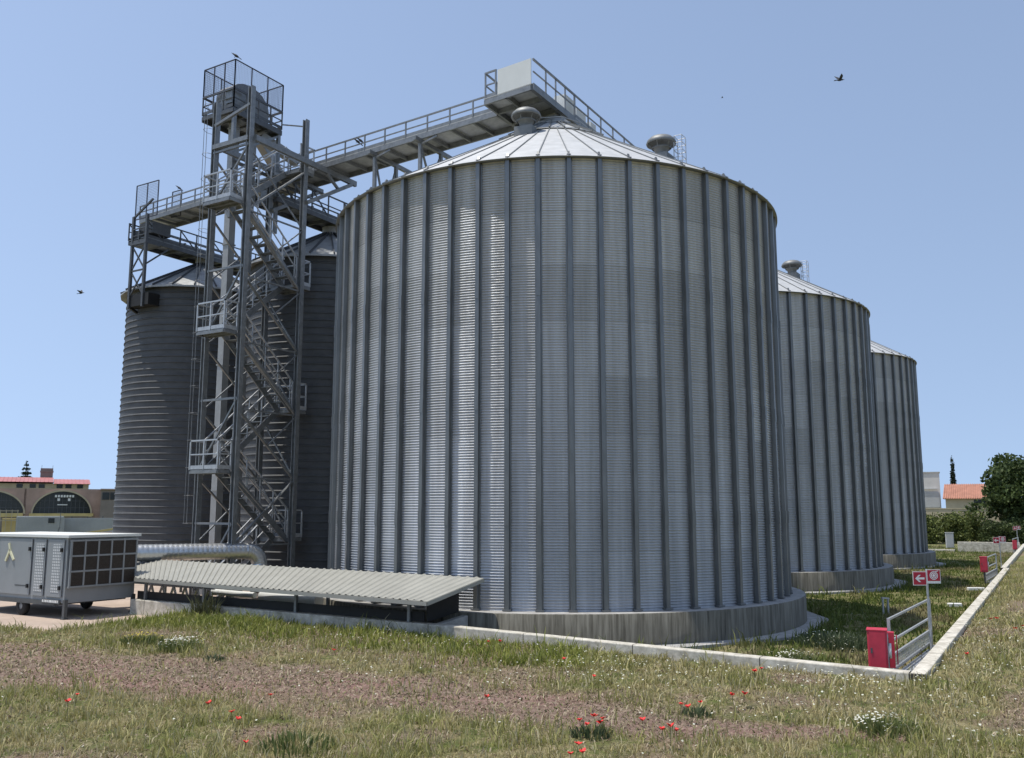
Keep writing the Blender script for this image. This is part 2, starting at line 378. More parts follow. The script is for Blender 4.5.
def flowers(name, u, v, hh, r, col, label):
    n = len(u); z = height(u, v)+hh; P = np.zeros((n, 6, 3)); a = rng.uniform(0, 2*PI, n); tl = rng.uniform(-.5, .5, (n, 2))
    for q in range(6):
        t = a+q*PI/3; rr = r*(1 if q % 2 == 0 else .8); dx, dy = rr*np.cos(t), rr*np.sin(t)
        P[:,q] = np.stack([u+dx, v+dy, z+dx*tl[:,0]+dy*tl[:,1]], 1)
    ob = npmesh(name, P.reshape(-1,3), np.arange(n*6), np.full(n, 6), [M['blade']], np.repeat(col, 6, 0))
    return tag(ob, label, "flowers", kind="stuff")
def keep_daisy(u, v, Y):
    c = np.zeros(len(u))
    for a, b, r, s in ((-9.3,-9.8,1.1,1),(-10.2,-6.3,1.0,.7),(-8.7,-10.6,.9,1),(-9.0,-3.0,1.1,.35),(-11.2,2.7,.6,.4),(-7.0,-11.9,1.0,.6),(-4.5,-12.5,1.4,.4),(-8.6,-1.2,1.6,.25),(-12.0,-5.4,.6,.4),(-10.4,-11.2,.8,.6),(-5.2,-8.4,.5,.8),(-2.6,-8.9,1.2,.35),(-12.9,-3.2,.9,.2),(-11.9,-9.9,.7,.5),(-9.9,-7.9,.8,.6),(-12.2,-12.2,.8,.4),(-2.0,-12.6,1.2,.4),(-8.9,-5.0,.7,.5),(-13.5,-8.8,.5,.3)):
        c = np.maximum(c, s*np.exp(-((u-a)**2+(v-b)**2)/r**2))
    return np.clip(c+.015, 0, 1)*(~in_pad(u, v))*(~in_slab(u, v, .3))*(np.abs(u-ucurb(v)) > .3)
u, v, Y = scatter(34000, (-18, 4, -16, 8), keep_daisy)
flowers("white_wildflowers", u, v, rng.uniform(.06,.2,len(u)), rng.uniform(.011,.02,len(u)), np.tile([.72,.72,.60], (len(u),1)), "tiny white daisies sprinkled through the grass near the kerb")

# ------------------------------------------------------------------ clumps of taller plants (things)
def clump(name, loc, r, h, n, flower, nf, fc, label, dark=(.045,.07,.025), light=(.13,.16,.06), group=None):
    V_, F_, S_, C_ = [], [], [], []
    for _ in range(n):
        rr = r*math.sqrt(random.random()); a = random.uniform(0, 2*PI); bx_, by_ = rr*math.cos(a), rr*math.sin(a)
        hh = h*random.uniform(.4, 1)*(1-.35*(rr/r)**2); w_ = random.uniform(.006,.02); aa = random.uniform(0, 2*PI)
        ln = random.uniform(.1,.7)*hh; la = math.atan2(by_, bx_)+random.uniform(-1, 1)
        sx, sy = math.cos(aa)*w_/2, math.sin(aa)*w_/2; lx, ly = ln*math.cos(la), ln*math.sin(la); o = len(V_)
        V_ += [(bx_-sx,by_-sy,-.02),(bx_+sx,by_+sy,-.02),(bx_+sx*1.6+lx*.4,by_+sy*1.6+ly*.4,hh*.6),(bx_-sx*1.6+lx*.4,by_-sy*1.6+ly*.4,hh*.6),(bx_+lx,by_+ly,hh)]
        F_ += [o,o+1,o+2,o+3,o+3,o+2,o+4]; S_ += [4,3]; t = random.random(); C_ += [[dark[i]*(1-t)+light[i]*t for i in range(3)]]*5
    for _ in range(nf):
        rr = r*math.sqrt(random.random()); a = random.uniform(0, 2*PI); hh = h*random.uniform(.65, 1.05)*(1-.35*(rr/r)**2); o = len(V_); q = random.uniform(.011,.018)*flower
        for s in range(6):
            t = s*PI/3; V_.append((rr*math.cos(a)+q*math.cos(t), rr*math.sin(a)+q*math.sin(t), hh+.3*q*math.sin(t+a)))
            C_.append(fc)
        F_ += list(range(o, o+6)); S_.append(6)
    if loc[0] < -8.5: loc = (CAM[0]+.93*(loc[0]-CAM[0]), CAM[1]+.93*(loc[1]-CAM[1])); loc = (*loc, gz(*loc))
    ob = npmesh(name, np.array(V_), F_, S_, [M['blade']], np.array(C_)); ob.location = loc
    return tag(ob, label, "plant", group)
def gz(a, b): return float(height(np.array([a]), np.array([b]))[0])
for (a, b, r, h, n, fl, nf, fc, nm, lab) in (
  (-11.3,-10.9,.40,.24,240,1.0,110,(.74,.74,.64),"daisy_clump","round daisy clump with white flowers in front of the kerb corner"),
  (-11.35,2.75,.42,.26,380,1.2,120,(.76,.76,.68),"daisy_clump","dense white daisy clump at the edge of the bare soil, left of the canopy posts"),
  (-11.3,4.05,.40,.24,380,1.1,90,(.55,.46,.05),"yellow_flower_clump","low yellow flowering clump in front of the paved pad"),
  (-13.5,-7.7,.26,.17,120,1,0,(.7,.7,.6),"weed_clump","dark bluish green leafy clump beneath the cluster of red poppies"),
  (-15.9,-4.9,.42,.22,170,1,0,(.7,.7,.6),"weed_clump","bright green grass tuft beside a poppy in the left foreground"),
  (-5.5,-8.35,.40,.30,380,1.2,90,(.74,.74,.64),"daisy_clump","white daisy clump in the sunny strip between the big silo slab and the kerb"),
  (-2.6,-8.55,.9,.34,1300,1.1,60,(.66,.68,.6),"weed_clump","broad dark leafy weed bed with pale flowers in the big silo's shadow"),
  (-12.0,1.0,.2,.14,60,1,0,(.7,.7,.6),"weed_clump","small dark green tuft alone on the bare soil"),
  (-11.5,-8.35,.22,.16,80,1,0,(.7,.7,.6),"weed_clump","small dark tuft right of the bare soil beside two poppies")):
    clump(nm, (a, b, gz(a, b)), r, h, n, fl, nf, fc, lab, *(((.05,.075,.035),(.14,.17,.09)) if 'dark' in lab else ((.085,.115,.035),(.22,.25,.09))))
for i, (a, b) in enumerate(((-7.75,5.9),(-7.8,5.3),(-7.8,5.6))):
    clump("tall_weed", (a-.55, b, gz(a-.55, b)), .14, .75, 60, 1, 0, (0,0,0), "tall thin grey green weed growing against the front kerb below the canopy", (.07,.075,.035),(.15,.15,.075), "tall weeds at the kerb")

def poppy(a, b, h, sz, label, group):
    m = MB(); z = 0
    lx, ly = random.uniform(-.06,.06), random.uniform(-.06,.06)
    m.tube((0,0,-.02), (lx,ly,h), .003, 5, 1)
    for q in range(5):
        t = q*2*PI/5+random.random()*.5; c, s = math.cos(t), math.sin(t); c2, s2 = math.cos(t+.75), math.sin(t+.75); c0, s0 = math.cos(t-.75), math.sin(t-.75)
        up = random.uniform(.55,1.15)*sz
        m.add([(lx,ly,h),(lx+c0*sz*.8,ly+s0*sz*.8,h+up*.7),(lx+c*sz*1.1,ly+s*sz*1.1,h+up),(lx+c2*sz*.8,ly+s2*sz*.8,h+up*.7)], [(0,1,2,3)], 0)
    if a < ucurb(b)-.2 or b > -11: a, b = CAM[0]+.93*(a-CAM[0]), CAM[1]+.93*(b-CAM[1])
    ob = m.build("poppy", [M['petal'], M['stem']]); ob.location = (a, b, gz(a, b)); ob.rotation_euler = (0,0,random.random()*6)
    return tag(ob, label, "poppy", group)
PP = [
 ([(-13.56,-7.77),(-13.74,-7.79),(-13.58,-7.84),(-13.37,-7.77),(-13.62,-7.66)], "bright red poppy in the tight cluster over the dark leafy clump"),
 ([(-13.47,-8.74),(-13.48,-8.84),(-13.6,-8.73)], "red poppy in the row of three low on the right of the bare soil"),
 ([(-15.03,-8.2),(-15.12,-8.33),(-15.15,-8.25)], "red poppy at the very bottom edge of the photo"),
 ([(-12.99,-5.84)], "single red poppy by itself in the dry grass at mid field"),
 ([(-15.67,-3.59),(-15.75,-3.66)], "red poppy in the pair at the left, on pale dry grass below the bare soil"),
 ([(-16.49,-4.63)], "red poppy standing beside the bright green grass tuft"),
 ([(-14.78,-3.26)], "lone red poppy at the lower edge of the bare soil"),
 ([(-15.37,-2.65)], "small red poppy in sparse grass left of the bare soil's lone poppy"),
 ([(-16.49,-1.27),(-16.0,-.68)], "red poppy in the loose pair at the far left foreground"),
 ([(-12.07,-8.44),(-12.17,-8.39),(-12.0,-8.55)], "red poppy in the small group beside the dark tuft"),
 ([(-13.44,-8.4)], "lone red poppy between the dark cluster and the row of three"),
 ([(-6.55,-11.55)], "red poppy right outside the right kerb beside the guard rail"),
 ([(-8.95,-8.61),(-9.0,-8.5)], "red poppy in the pair just outside the front kerb"),
 ([(-2.63,-12.1),(-2.45,-12.2)], "red poppy in the pair at the right edge outside the right kerb"),
 ([(-.57,-11.72),(-1.4,-11.66)], "red poppy in the pair near the right kerb opposite the sign"),
 ([(-11.06,-8.81),(-10.74,-8.79)], "red poppy in the pair among white daisies near mid field"),
 ([(-9.83,-5.31)], "red poppy alone in green grass below the big silo"),
 ([(-10.68,-6.34)], "red poppy in the grass between kerb and bare soil"),
 ([(-8.3,-2.84),(-8.4,-3.2)], "orange red poppy in the pair on the green strip by the kerb"),
 ([(-10.96,-.99)], "red poppy in the lush strip below the canopy"),
]
for pts, lab in PP:
    for (a, b) in pts: poppy(a, b, random.uniform(.16,.27), random.uniform(.032,.048), lab, "red poppies in the field")

# ------------------------------------------------------------------ kerb walls, pad
def kerbmat(axis):
    """cast concrete with a cold joint every 2.4 m, lichen blotches and rain streaks"""
    m = mat("cream_concrete", (0.36, 0.33, 0.265), 0.9, 0, 0, 5.0, (1, 1, 1.2), 0.35, c2=(0.70, 0.66, 0.57)); t = m.node_tree; N = t.nodes; L = t.links; b = N["Principled BSDF"]; ramp = N[m["ramp"]]
    tc = N.new("ShaderNodeTexCoord"); sp = N.new("ShaderNodeSeparateXYZ"); L.new(tc.outputs["Object"], sp.inputs[0])
    md = N.new("ShaderNodeMath"); md.operation = 'PINGPONG'; md.inputs[1].default_value = 1.2; L.new(sp.outputs[axis], md.inputs[0])
    lt_ = N.new("ShaderNodeMath"); lt_.operation = 'LESS_THAN'; lt_.inputs[1].default_value = .009; L.new(md.outputs[0], lt_.inputs[0])
    n2 = N.new("ShaderNodeTexNoise"); n2.inputs["Scale"].default_value = 1.7; n2.inputs["Detail"].default_value = 9; n2.inputs["Roughness"].default_value = .75; L.new(tc.outputs["Object"], n2.inputs[0])
    mr = N.new("ShaderNodeMapRange"); mr.inputs[1].default_value = .54; mr.inputs[2].default_value = .66; mr.inputs[4].default_value = .65; L.new(n2.outputs["Fac"], mr.inputs[0])
    m1 = N.new("ShaderNodeMix"); m1.data_type = 'RGBA'; m1.inputs[7].default_value = (.19,.175,.13,1); L.new(mr.outputs[0], m1.inputs[0]); L.new(ramp.outputs[0], m1.inputs[6])
    m2 = N.new("ShaderNodeMix"); m2.data_type = 'RGBA'; m2.inputs[7].default_value = (.06,.055,.045,1); L.new(lt_.outputs[0], m2.inputs[0]); L.new(m1.outputs[2], m2.inputs[6]); L.new(m2.outputs[2], b.inputs["Base Color"])
    return m
KY, KX = kerbmat(1), kerbmat(0)
def kerb(name, pts, wd, tops, bot, label, m=None, cat="kerb"):
    """low cast wall along a polyline, with a top height at every point"""
    if not isinstance(tops, (list, tuple)): tops = [tops]*len(pts)
    b = MB(); secs = []; O = (*pts[0], 0)
    for i, p in enumerate(pts):
        d = Vector((*pts[min(i+1, len(pts)-1)], 0))-Vector((*pts[max(i-1, 0)], 0)); n = d.cross(Vector((0,0,1))).normalized()*wd/2; p = Vector((*p, 0)); z1 = Vector((0,0,tops[i])); z0 = Vector((0,0,bot))
        secs += [p-n+z0, p+n+z0, p+n+z1, p-n+z1]
    fs = []
    for i in range(len(pts)-1):
        for k in range(4): fs.append((4*i+k, 4*i+(k+1) % 4, 4*i+4+(k+1) % 4, 4*i+4+k))
    k = 4*(len(pts)-1); fs += [(3,2,1,0), (k,k+1,k+2,k+3)]
    b.add(secs, fs); o = b.build(name, m or KX, None, O)
    bv = o.modifiers.new("bevel", 'BEVEL'); bv.width = .02; bv.segments = 2; bv.limit_method = 'ANGLE'
    return tag(o, label, cat)
kerb("kerb_wall", [(-8.23,-10.8),(-8.02,-1.45),(-7.86,9.0)], .24, [.45,.58,.60], -.3, "long cream concrete kerb wall along the field in front of the silos", KY)
kerb("kerb_wall", [(-8.37,-10.93),(22.6,-10.93)], .24, .452, -.3, "cream concrete kerb wall running back on the right from the front corner")
kerb("kerb_wall", [(22.9,-10.80),(57.6,-10.80)], .24, .45, -.3, "farther piece of the right kerb wall, beyond its small step")
kerb("kerb_wall", [(51.2,-6.6),(51.5,-10.66)], .24, .72, -.3, "low cream wall closing the yard at the far end", KY)
kerb("kerb_wall", [(51.3,-4.3),(51.25,-6.4)], .3, .14, -.3, "pale flat plinth strip under the grey cabinet", KY)
kerb("kerb_wall", [(-7.93,-1.25),(-7.02,-1.42)], .18, [.56,.68], -.3, "short grey concrete stub wall between front kerb and big silo slab", M['conctop'])
pd = MB(); P2 = [(-11.45,7.35),(-10.0,7.15),(-8.05,6.95),(-7.9,9.05),(-1.2,9.5),(-1.2,40),(-11.45,40)]
pd.add([(x, y, .2) for x, y in P2]+[(x, y, -.3) for x, y in P2], [tuple(range(7))]+[(i+7, (i+1) % 7+7, (i+1) % 7, i) for i in range(7)])
tag(pd.build("pavement", M['pad']), kind="structure")

# ------------------------------------------------------------------ galvanised silos
RW = 6.63; HE = 11.556; HB = 0.735; RB = 7.118; NST = 56; PH0 = 204.84; ZP = 15.5; SL = (ZP-HE)/6.74
def roofz(r): return ZP-SL*r
def make_silo():
    root = thing("grain_silo", "large galvanised corrugated grain silo nearest the camera", "silo", (0,0,0), 0, "galvanised silos in a row")
    b = MB(); b.lathe([(RB,-.25),(RB,HB-.02),(RB-.02,HB)], 128); fnd = b.build("foundation", M['conc'], root)
    b = MB(); b.lathe([(RB-.02,HB),(RW-.4,HB)], 128, sm=False); b.build("foundation_ledge", M['conctop'], fnd)
    b = MB(); n = 12; pts = [((RB+.62)*math.cos(R(15+30*i)), (RB+.62)*math.sin(R(15+30*i))) for i in range(n)]
    b.add([(x, y, .045) for x, y in pts]+[(x, y, -.25) for x, y in pts], [tuple(range(n))]+[(i+n, (i+1) % n+n, (i+1) % n, i) for i in range(n)])
    b.build("footing", M['conctop'], fnd)
    # corrugated wall
    pitch = .0645; z0 = HB-.01; z1 = HE; nw = int((z1-z0)/pitch); nz = nw*6+1; na = NST*2
    zz = z0+np.arange(nz)*(z1-z0)/(nz-1); rr = RW+.0165*np.sin(2*PI*np.arange(nz)/6)
    th = np.radians(PH0)+np.arange(na)*2*PI/na
    RR, TH = np.meshgrid(rr, th, indexing='xy'); ZZ = np.tile(zz, (na, 1))
    V = np.stack([RR*np.cos(TH), RR*np.sin(TH), ZZ], 2).reshape(-1, 3)
    i_, q_ = np.meshgrid(np.arange(na), np.arange(nz-1), indexing='ij'); j_ = (i_+1) % na
    Fq = np.stack([i_*nz+q_, j_*nz+q_, j_*nz+q_+1, i_*nz+q_+1], 2).reshape(-1, 4)
    ring = ((ZZ-z0)/1.35).astype(int); bay = (np.arange(na)//4)[:,None]+0*ring
    tone = .87+.22*_T[(ring*7) % 256, (bay*13+ring*3) % 256]
    tone = np.where((ZZ-z0) % 1.35 < .02, tone*.82, tone)
    cc = np.stack([tone, tone*1.0, tone*1.012], 2).reshape(-1, 3)
    wl = npmesh("wall", V, Fq.ravel(), np.full(len(Fq), 4), [M['galv']], cc, smooth=True); wl.parent = root
    # stiffeners: one hat section mesh, copied round
    b = MB(); r0 = RW+.012; r1 = RW+.115
    prof = [(r0,-.085),(r0+.01,-.085),(r0+.012,-.058),(r1,-.048),(r1,.048),(r0+.012,.058),(r0+.01,.085),(r0,.085)]
    k = len(prof); b.add([(x, y, HB+.004) for x, y in prof]+[(x, y, HE+.03) for x, y in prof], [(i, (i+1) % k, k+(i+1) % k, k+i) for i in range(k)]+[tuple(range(k, 2*k)), tuple(reversed(range(k)))])
    zj = HB+2.1
    while zj < HE-1: b.box((r1+.006, 0, zj), (.012, .10, .34)); zj += 2.7
    b.box((RW+.07, 0, HB+.03), (.15, .2, .035))
    b.bar((r1-.02,0,HE-.05), (r1-.12,0,HE+.13), .05, .05)
    s0 = b.build("stiffener", M['stiff'], root); s0.rotation_euler = (0,0,R(PH0))
    for i in range(1, NST):
        s = s0.copy(); COL.objects.link(s); s.rotation_euler = (0,0,R(PH0)+i*2*PI/NST)
    # roof
    b = MB(); nr = NST
    for i in range(nr):
        a0 = R(PH0)+i*2*PI/nr; a1 = a0+2*PI/nr
        for (ra, rb, lift) in ((6.80, 1.95, 0), (2.05, .62, .045)):
            pa = [(ra*math.cos(a), ra*math.sin(a), roofz(ra)+lift) for a in (a0, (a0+a1)/2, a1)]; pb = [(rb*math.cos(a), rb*math.sin(a), roofz(rb)+lift) for a in (a1, (a0+a1)/2, a0)]
            b.add(pa+pb, [(0,1,4,5),(1,2,3,4)])
        c, s = math.cos(a0), math.sin(a0)
        b.bar((6.78*c, 6.78*s, roofz(6.78)+.02), (2.0*c, 2.0*s, roofz(2.0)+.02), .024, .022, 1)
        if i % 2 == 0: b.bar((2.05*c, 2.05*s, roofz(2.05)+.08), (.66*c, .66*s, roofz(.66)+.08), .035, .05, 1)
        b.bar((1.96*c, 1.96*s, roofz(1.96)+.02), (1.96*math.cos(a1), 1.96*math.sin(a1), roofz(1.96)+.02), .04, .07, 0)
    b.lathe([(6.80, roofz(6.80)),(6.80, roofz(6.80)-.025),(6.60, roofz(6.80)-.0)], 112, mi=1)
    rf = b.build("roof", [M['roofm'], M['roofrib']], root)
    b = MB(); b.lathe([(.62, roofz(.62)-.05),(.62, roofz(.62)+.16),(.45, roofz(.62)+.20),(.45, roofz(.62)+.32),(.2, roofz(.62)+.34),(.0, roofz(.62)+.34)], 24)
    for i in range(8):
        a = i*PI/4; b.bar((.95*math.cos(a), .95*math.sin(a), roofz(.95)+.03), (.95*math.cos(a), .95*math.sin(a), roofz(.95)+.26), .03)
        a2 = a+PI/4; b.bar((.95*math.cos(a), .95*math.sin(a), roofz(.95)+.26), (.95*math.cos(a2), .95*math.sin(a2), roofz(.95)+.26), .03)
        b.bar((.95*math.cos(a), .95*math.sin(a), roofz(.95)+.13), (.95*math.cos(a2), .95*math.sin(a2), roofz(.95)+.13), .025)
    b.build("peak_collar", M['duct'], rf)
    # roof vents with mushroom caps
    for ang, rad in ((189, 2.45), (267, 3.75), (40, 3.2)):
        a = R(ang); x, y = rad*math.cos(a), rad*math.sin(a); zb = roofz(rad)
        v = MB(); v.box((x, y, zb-.04), (.56, .56, .34), a); v.lathe([(.18, .1),(.18, .2),(.22, .32),(.26, .36)], 20, (x, y, zb))
        for q in range(6):
            t = q*PI/3; v.bar((x+.27*math.cos(t), y+.27*math.sin(t), zb+.33), (x+.38*math.cos(t), y+.38*math.sin(t), zb+.52), .022)
        v.lathe([(.28,.34),(.29,.38),(.2,.39)], 20, (x, y, zb))
        vo = v.build("roof_vent", M['vent'], rf)
        v = MB(); v.lathe([(.0,.74),(.2,.725),(.33,.68),(.42,.59),(.45,.51),(.435,.47),(.40,.50),(.32,.58),(.0,.65)], 28, (x, y, zb)); v.build("vent_cap", M['vent'], vo)
    # roof ladder with hoops
    a = R(269); rad = 4.15; c, s = math.cos(a), math.sin(a); l = MB(); x, y, zb = rad*c, rad*s, roofz(rad)
    for t in (-.16, .16): l.tube((x-s*t, y+c*t, zb), (x-s*t, y+c*t, zb+.85), .014, 6); l.tube((x-s*t+.25*c, y+c*t+.25*s, zb-.1), (x-s*t+.25*c, y+c*t+.25*s, zb+.85), .012, 6)
    for q in range(4):
        z = zb+.22+.22*q; l.tube((x+s*.16, y-c*.16, z), (x-s*.16, y+c*.16, z), .012, 6)
        l.path([(x+s*.16, y-c*.16, z), (x+s*.16+.25*c, y-c*.16+.25*s, z), (x-s*.16+.25*c, y+c*.16+.25*s, z), (x-s*.16, y+c*.16, z)], .01, 5)
    l.build("roof_ladder", M['rail'], rf)
    return root
silo = make_silo()
for i, lab in ((1, "middle galvanised grain silo, partly hidden behind the nearest one"), (2, "farthest galvanised grain silo at the end of the row")):
    c = copy_tree(silo); c.location = (15.653*i, 0, 0); c["label"] = lab

# ------------------------------------------------------------------ dark silos
def make_dark_silo():
    root = thing("dark_silo", "dark ribbed silo behind the stair tower with its left edge sunlit", "silo", (2.15, 11.4, 0), 0, "dark ribbed silos")
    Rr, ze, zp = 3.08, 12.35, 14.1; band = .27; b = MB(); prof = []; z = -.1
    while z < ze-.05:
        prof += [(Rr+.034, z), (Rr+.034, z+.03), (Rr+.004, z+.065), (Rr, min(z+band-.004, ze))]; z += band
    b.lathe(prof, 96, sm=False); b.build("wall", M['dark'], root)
    b = MB(); n = 24
    b.lathe([(Rr+.30, ze-.10),(Rr+.30, ze-.03),(.35, zp-.08),(.35, zp+.25),(.0, zp+.25)], n, sm=False)
    b.lathe([(Rr+.30, ze-.10),(Rr, ze-.02)], n, sm=False)
    for i in range(n):
        a = (i+.0)*2*PI/n; c, s = math.cos(a), math.sin(a)
        b.bar(((Rr+.30)*c, (Rr+.30)*s, ze), (.36*c, .36*s, zp-.04), .04, .09, 1)
    b.build("roof", [M['darkroof'], M['darklip']], root)
    return root
ds = make_dark_silo()
c = copy_tree(ds); c.location = (2.6, 19.5, 0); c["label"] = "leftmost dark ribbed silo under the end of the conveyor bridge"

# ------------------------------------------------------------------ stair tower
TA, TB, TC, TD = (-4.2, 11.0), (-4.2, 9.3), (-1.6, 9.3), (-1.6, 11.0)
tw = thing("stair_tower", "tall steel stair tower with switchback stairs beside the big silo", "tower", (-2.9, 10.15, 0)); TO = (-2.9, 10.15, 0)
def hcol(p, z0, z1, s=.175):
    b = MB(); x, y = p; t = .03
    b.box((x, y-s/2+t/2, (z0+z1)/2), (s, t, z1-z0)); b.box((x, y+s/2-t/2, (z0+z1)/2), (s, t, z1-z0)); b.box((x, y, (z0+z1)/2), (t, s-2*t, z1-z0)); return b
for p, zt in ((TA, 17.05), (TB, 17.25), (TC, 17.05), (TD, 15.6)): hcol(p, -.1, zt).build("column", M['steel'], tw, TO)
landL = [0.0, 4.3, 8.8, 13.2]; landR = [2.1, 6.5, 10.95, 15.2]
def brace(p, q, s=.07, m='steel'): MB().bar(p, q, s, s).build("brace", M[m], tw, TO)
for z0, z1 in ((1.9, 4.05), (4.05, 6.25), (6.25, 8.45), (8.45, 10.65), (10.65, 12.9), (12.9, 15.05)):
    k = (z1+z0)/2
    brace((-4.2, 9.3, z0), (-1.6, 9.3, z1)) if int(z0*10) % 2 else brace((-4.2, 9.3, z1), (-1.6, 9.3, z0))
    brace((-4.2, 9.28, z0), (-1.6, 9.28, z0), .05)
    brace((-4.2, 9.26, z1), (-2.9, 9.26, k), .04); brace((-2.9, 9.26, k), (-1.6, 9.26, z1), .04)
    brace((-1.56, 9.3, z0), (-1.56, 11.0, z1), .05); brace((-1.6, 11.03, z1), (-4.2, 11.03, z0), .045)
    brace((-1.6, 11, z0), (-4.2, 11, z1), .06)
for z0, z1 in ((.2, 2.6), (4.3, 6.6), (8.7, 11.0), (13.2, 15.2)):
    brace((-4.24, 11.0, z0), (-4.24, 9.3, z1), .06); brace((-4.24, 9.3, z1), (-4.24, 11.0, z1), .07)
brace((-4.24, 11.0, 16.2), (-4.24, 9.3, 16.6), .09); brace((-4.24, 9.3, 15.4), (-4.24, 11.0, 15.4), .16)
for v_ in (9.3, 11.0):
    b = MB(); b.bar((-4.1, v_-.15, 15.42), (1.0, v_-.15, 15.42), .12, .2); b.build("bracket_beam", M['steel'], tw, TO)
    brace((-1.6, v_-.15, 13.9), (.75, v_-.15, 15.32), .13); brace((-.6, v_-.15, 15.32), (.05, v_-.15, 14.9), .09)
brace((-1.05, 11.1, 17.5), (-1.6, 9.32, 16.8), .045)
def rail_mesh(pts, h, r=.022, mid=True, kick=True, step=.75):
    b = MB()
    for i in range(len(pts)-1):
        p, q = Vector(pts[i]), Vector(pts[i+1]); L_ = (q-p).length; n = max(1, round(L_/step)); up = Vector((0,0,h))
        b.bar(p+up, q+up, r*2, r*2, ext=r)
        if mid: b.bar(p+up*.52, q+up*.52, r*1.5, r*1.5)
        if kick: b.bar(p+Vector((0,0,.07)), q+Vector((0,0,.07)), .012, .12)
        for k in range(n+1):
            if k == n and i < len(pts)-2: continue
            m_ = p.lerp(q, k/n); b.bar(m_, m_+up, r*1.8, r*1.8)
    return b
def landing(u0, u1, z, side):
    b = MB(); b.box(((u0+u1)/2, 10.04, z-.03), (abs(u1-u0), 1.30, .04)); 
    for uu in (u0, u1, (u0+u1)/2): b.bar((uu, 9.42, z-.09), (uu, 10.66, z-.09), .05, .08)
    for vv in (9.40, 10.68): b.bar((u0, vv, z-.07), (u1, vv, z-.07), .04, .12)
    l = b.build("landing", M['steel'], tw, TO)
    e = u0 if side < 0 else u1; o = u1 if side < 0 else u0
    rb = rail_mesh([(o, 9.40, z), (e, 9.40, z), (e, 10.68, z), (o, 10.68, z)], .92, .024, step=.8)
    rb.build("railing", M['rail'], l, TO)
for z in landL[1:]: landing(-4.84, -4.31, z, -1)
for z in landR: landing(-1.72, -1.05, z, 1)
def flight(ua, za, ub, zb_, vlane):
    b = MB(); 
    for dv in (-.30, .30): b.bar((ua, vlane+dv, za-.08), (ub, vlane+dv, zb_-.08), .045, .2)
    n = 10
    for k in range(1, n):
        f = k/n; b.box((ua+(ub-ua)*f, vlane, za+(zb_-za)*f-.02), (.24, .56, .03))
    f_ = b.build("stair_flight", M['steel'], tw, TO)
    for dv in (-.30, .30):
        rb = MB(); up = Vector((0,0,.95)); p, q = Vector((ua, vlane+dv, za)), Vector((ub, vlane+dv, zb_))
        rb.bar(p+up, q+up, .045); rb.bar(p+up*.55, q+up*.55, .034)
        for k in range(5): m_ = p.lerp(q, (k+.15)/4.3); rb.bar(m_, m_+up, .032)
        rb.build("handrail", M['rail'], f_, TO)
seq = [(landL[0], landR[0], 1), (landR[0], landL[1], -1), (landL[1], landR[1], 1), (landR[1], landL[2], -1), (landL[2], landR[2], 1), (landR[2], landL[3], -1), (landL[3], landR[3], 1)]
for za, zb_, d in seq:
    if d > 0: flight(-4.3, za, -1.72, zb_, 10.42)
    else: flight(-1.72, za, -4.3, zb_, 9.72)

# bucket elevator with its head platform and caged ladder
ev = thing("bucket_elevator", "pale bucket elevator legs rising behind the stair tower to a rounded head", "elevator", (-2.3, 11.85, 0)); EO = (-2.3, 11.85, 0)
for (x, y) in ((-2.62, 11.9), (-1.9, 11.78)):
    b = MB(); b.box((x, y, 8.6), (.28, .28, 17.2)); z = 1.5
    while z < 17: b.box((x, y, z), (.34, .34, .05)); z += 2.2
    b.build("casing", M['duct'], ev, EO)
b = MB(); b.box((-2.33, 11.87, .5), (1.5, .6, 1.0)); b.build("boot", M['steel'], ev, EO)
hd = MB(); prof = [(-.95, 17.15), (.95, 17.15), (.95, 17.9)]+[(.95*math.cos(t), 17.9+.72*math.sin(t)) for t in np.linspace(.2, PI-.2, 9)]+[(-.95, 17.9)]
n = len(prof); hd.add([(-2.3+x, 11.5, z) for x, z in prof]+[(-2.3+x, 12.2, z) for x, z in prof], [tuple(range(n)), tuple(reversed(range(n, 2*n)))]+[(i, n+i, n+(i+1) % n, (i+1) % n) for i in range(n)])
hd.box((-3.15, 11.4, 17.75), (.45, .3, .5)); hd.tube((-2.3, 11.3, 17.9), (-2.3, 12.5, 17.9), .1, 10)
hd.build("elevator_head", M['steel'], ev, EO)
ch = MB(); ch.bar((-1.6, 11.6, 16.9), (-.3, 10.9, 16.2), .34, .34); ch.bar((-1.4, 11.9, 16.9), (.2, 12.2, 15.9), .3, .3); ch.build("discharge_spout", M['duct'], ev, EO)
pl = thing("head_platform", "screened platform around the elevator head at the top of the tower", "platform", (-2.25, 11.9, 17.2)); PO = (-2.25, 11.9, 17.2)
U0, U1, V0, V1, ZF = -3.4, -1.05, 11.1, 12.72, 17.3
b = MB(); b.box((-2.22, (V0+V1)/2, ZF-.04), (U1-U0, V1-V0, .05))
for uu in np.linspace(U0, U1, 5): b.bar((uu, V0, ZF-.13), (uu, V1, ZF-.13), .06, .14)
for vv in (V0, V1): b.bar((U0, vv, ZF-.15), (U1, vv, ZF-.15), .06, .18)
b.build("deck", M['steeld'], pl, PO)
rail_mesh([(U0,V0,ZF),(U1,V0,ZF),(U1,V1,ZF),(U0,V1,ZF),(U0,V0,ZF)], .68, .022, step=.6).build("railing", M['steeld'], pl, PO)
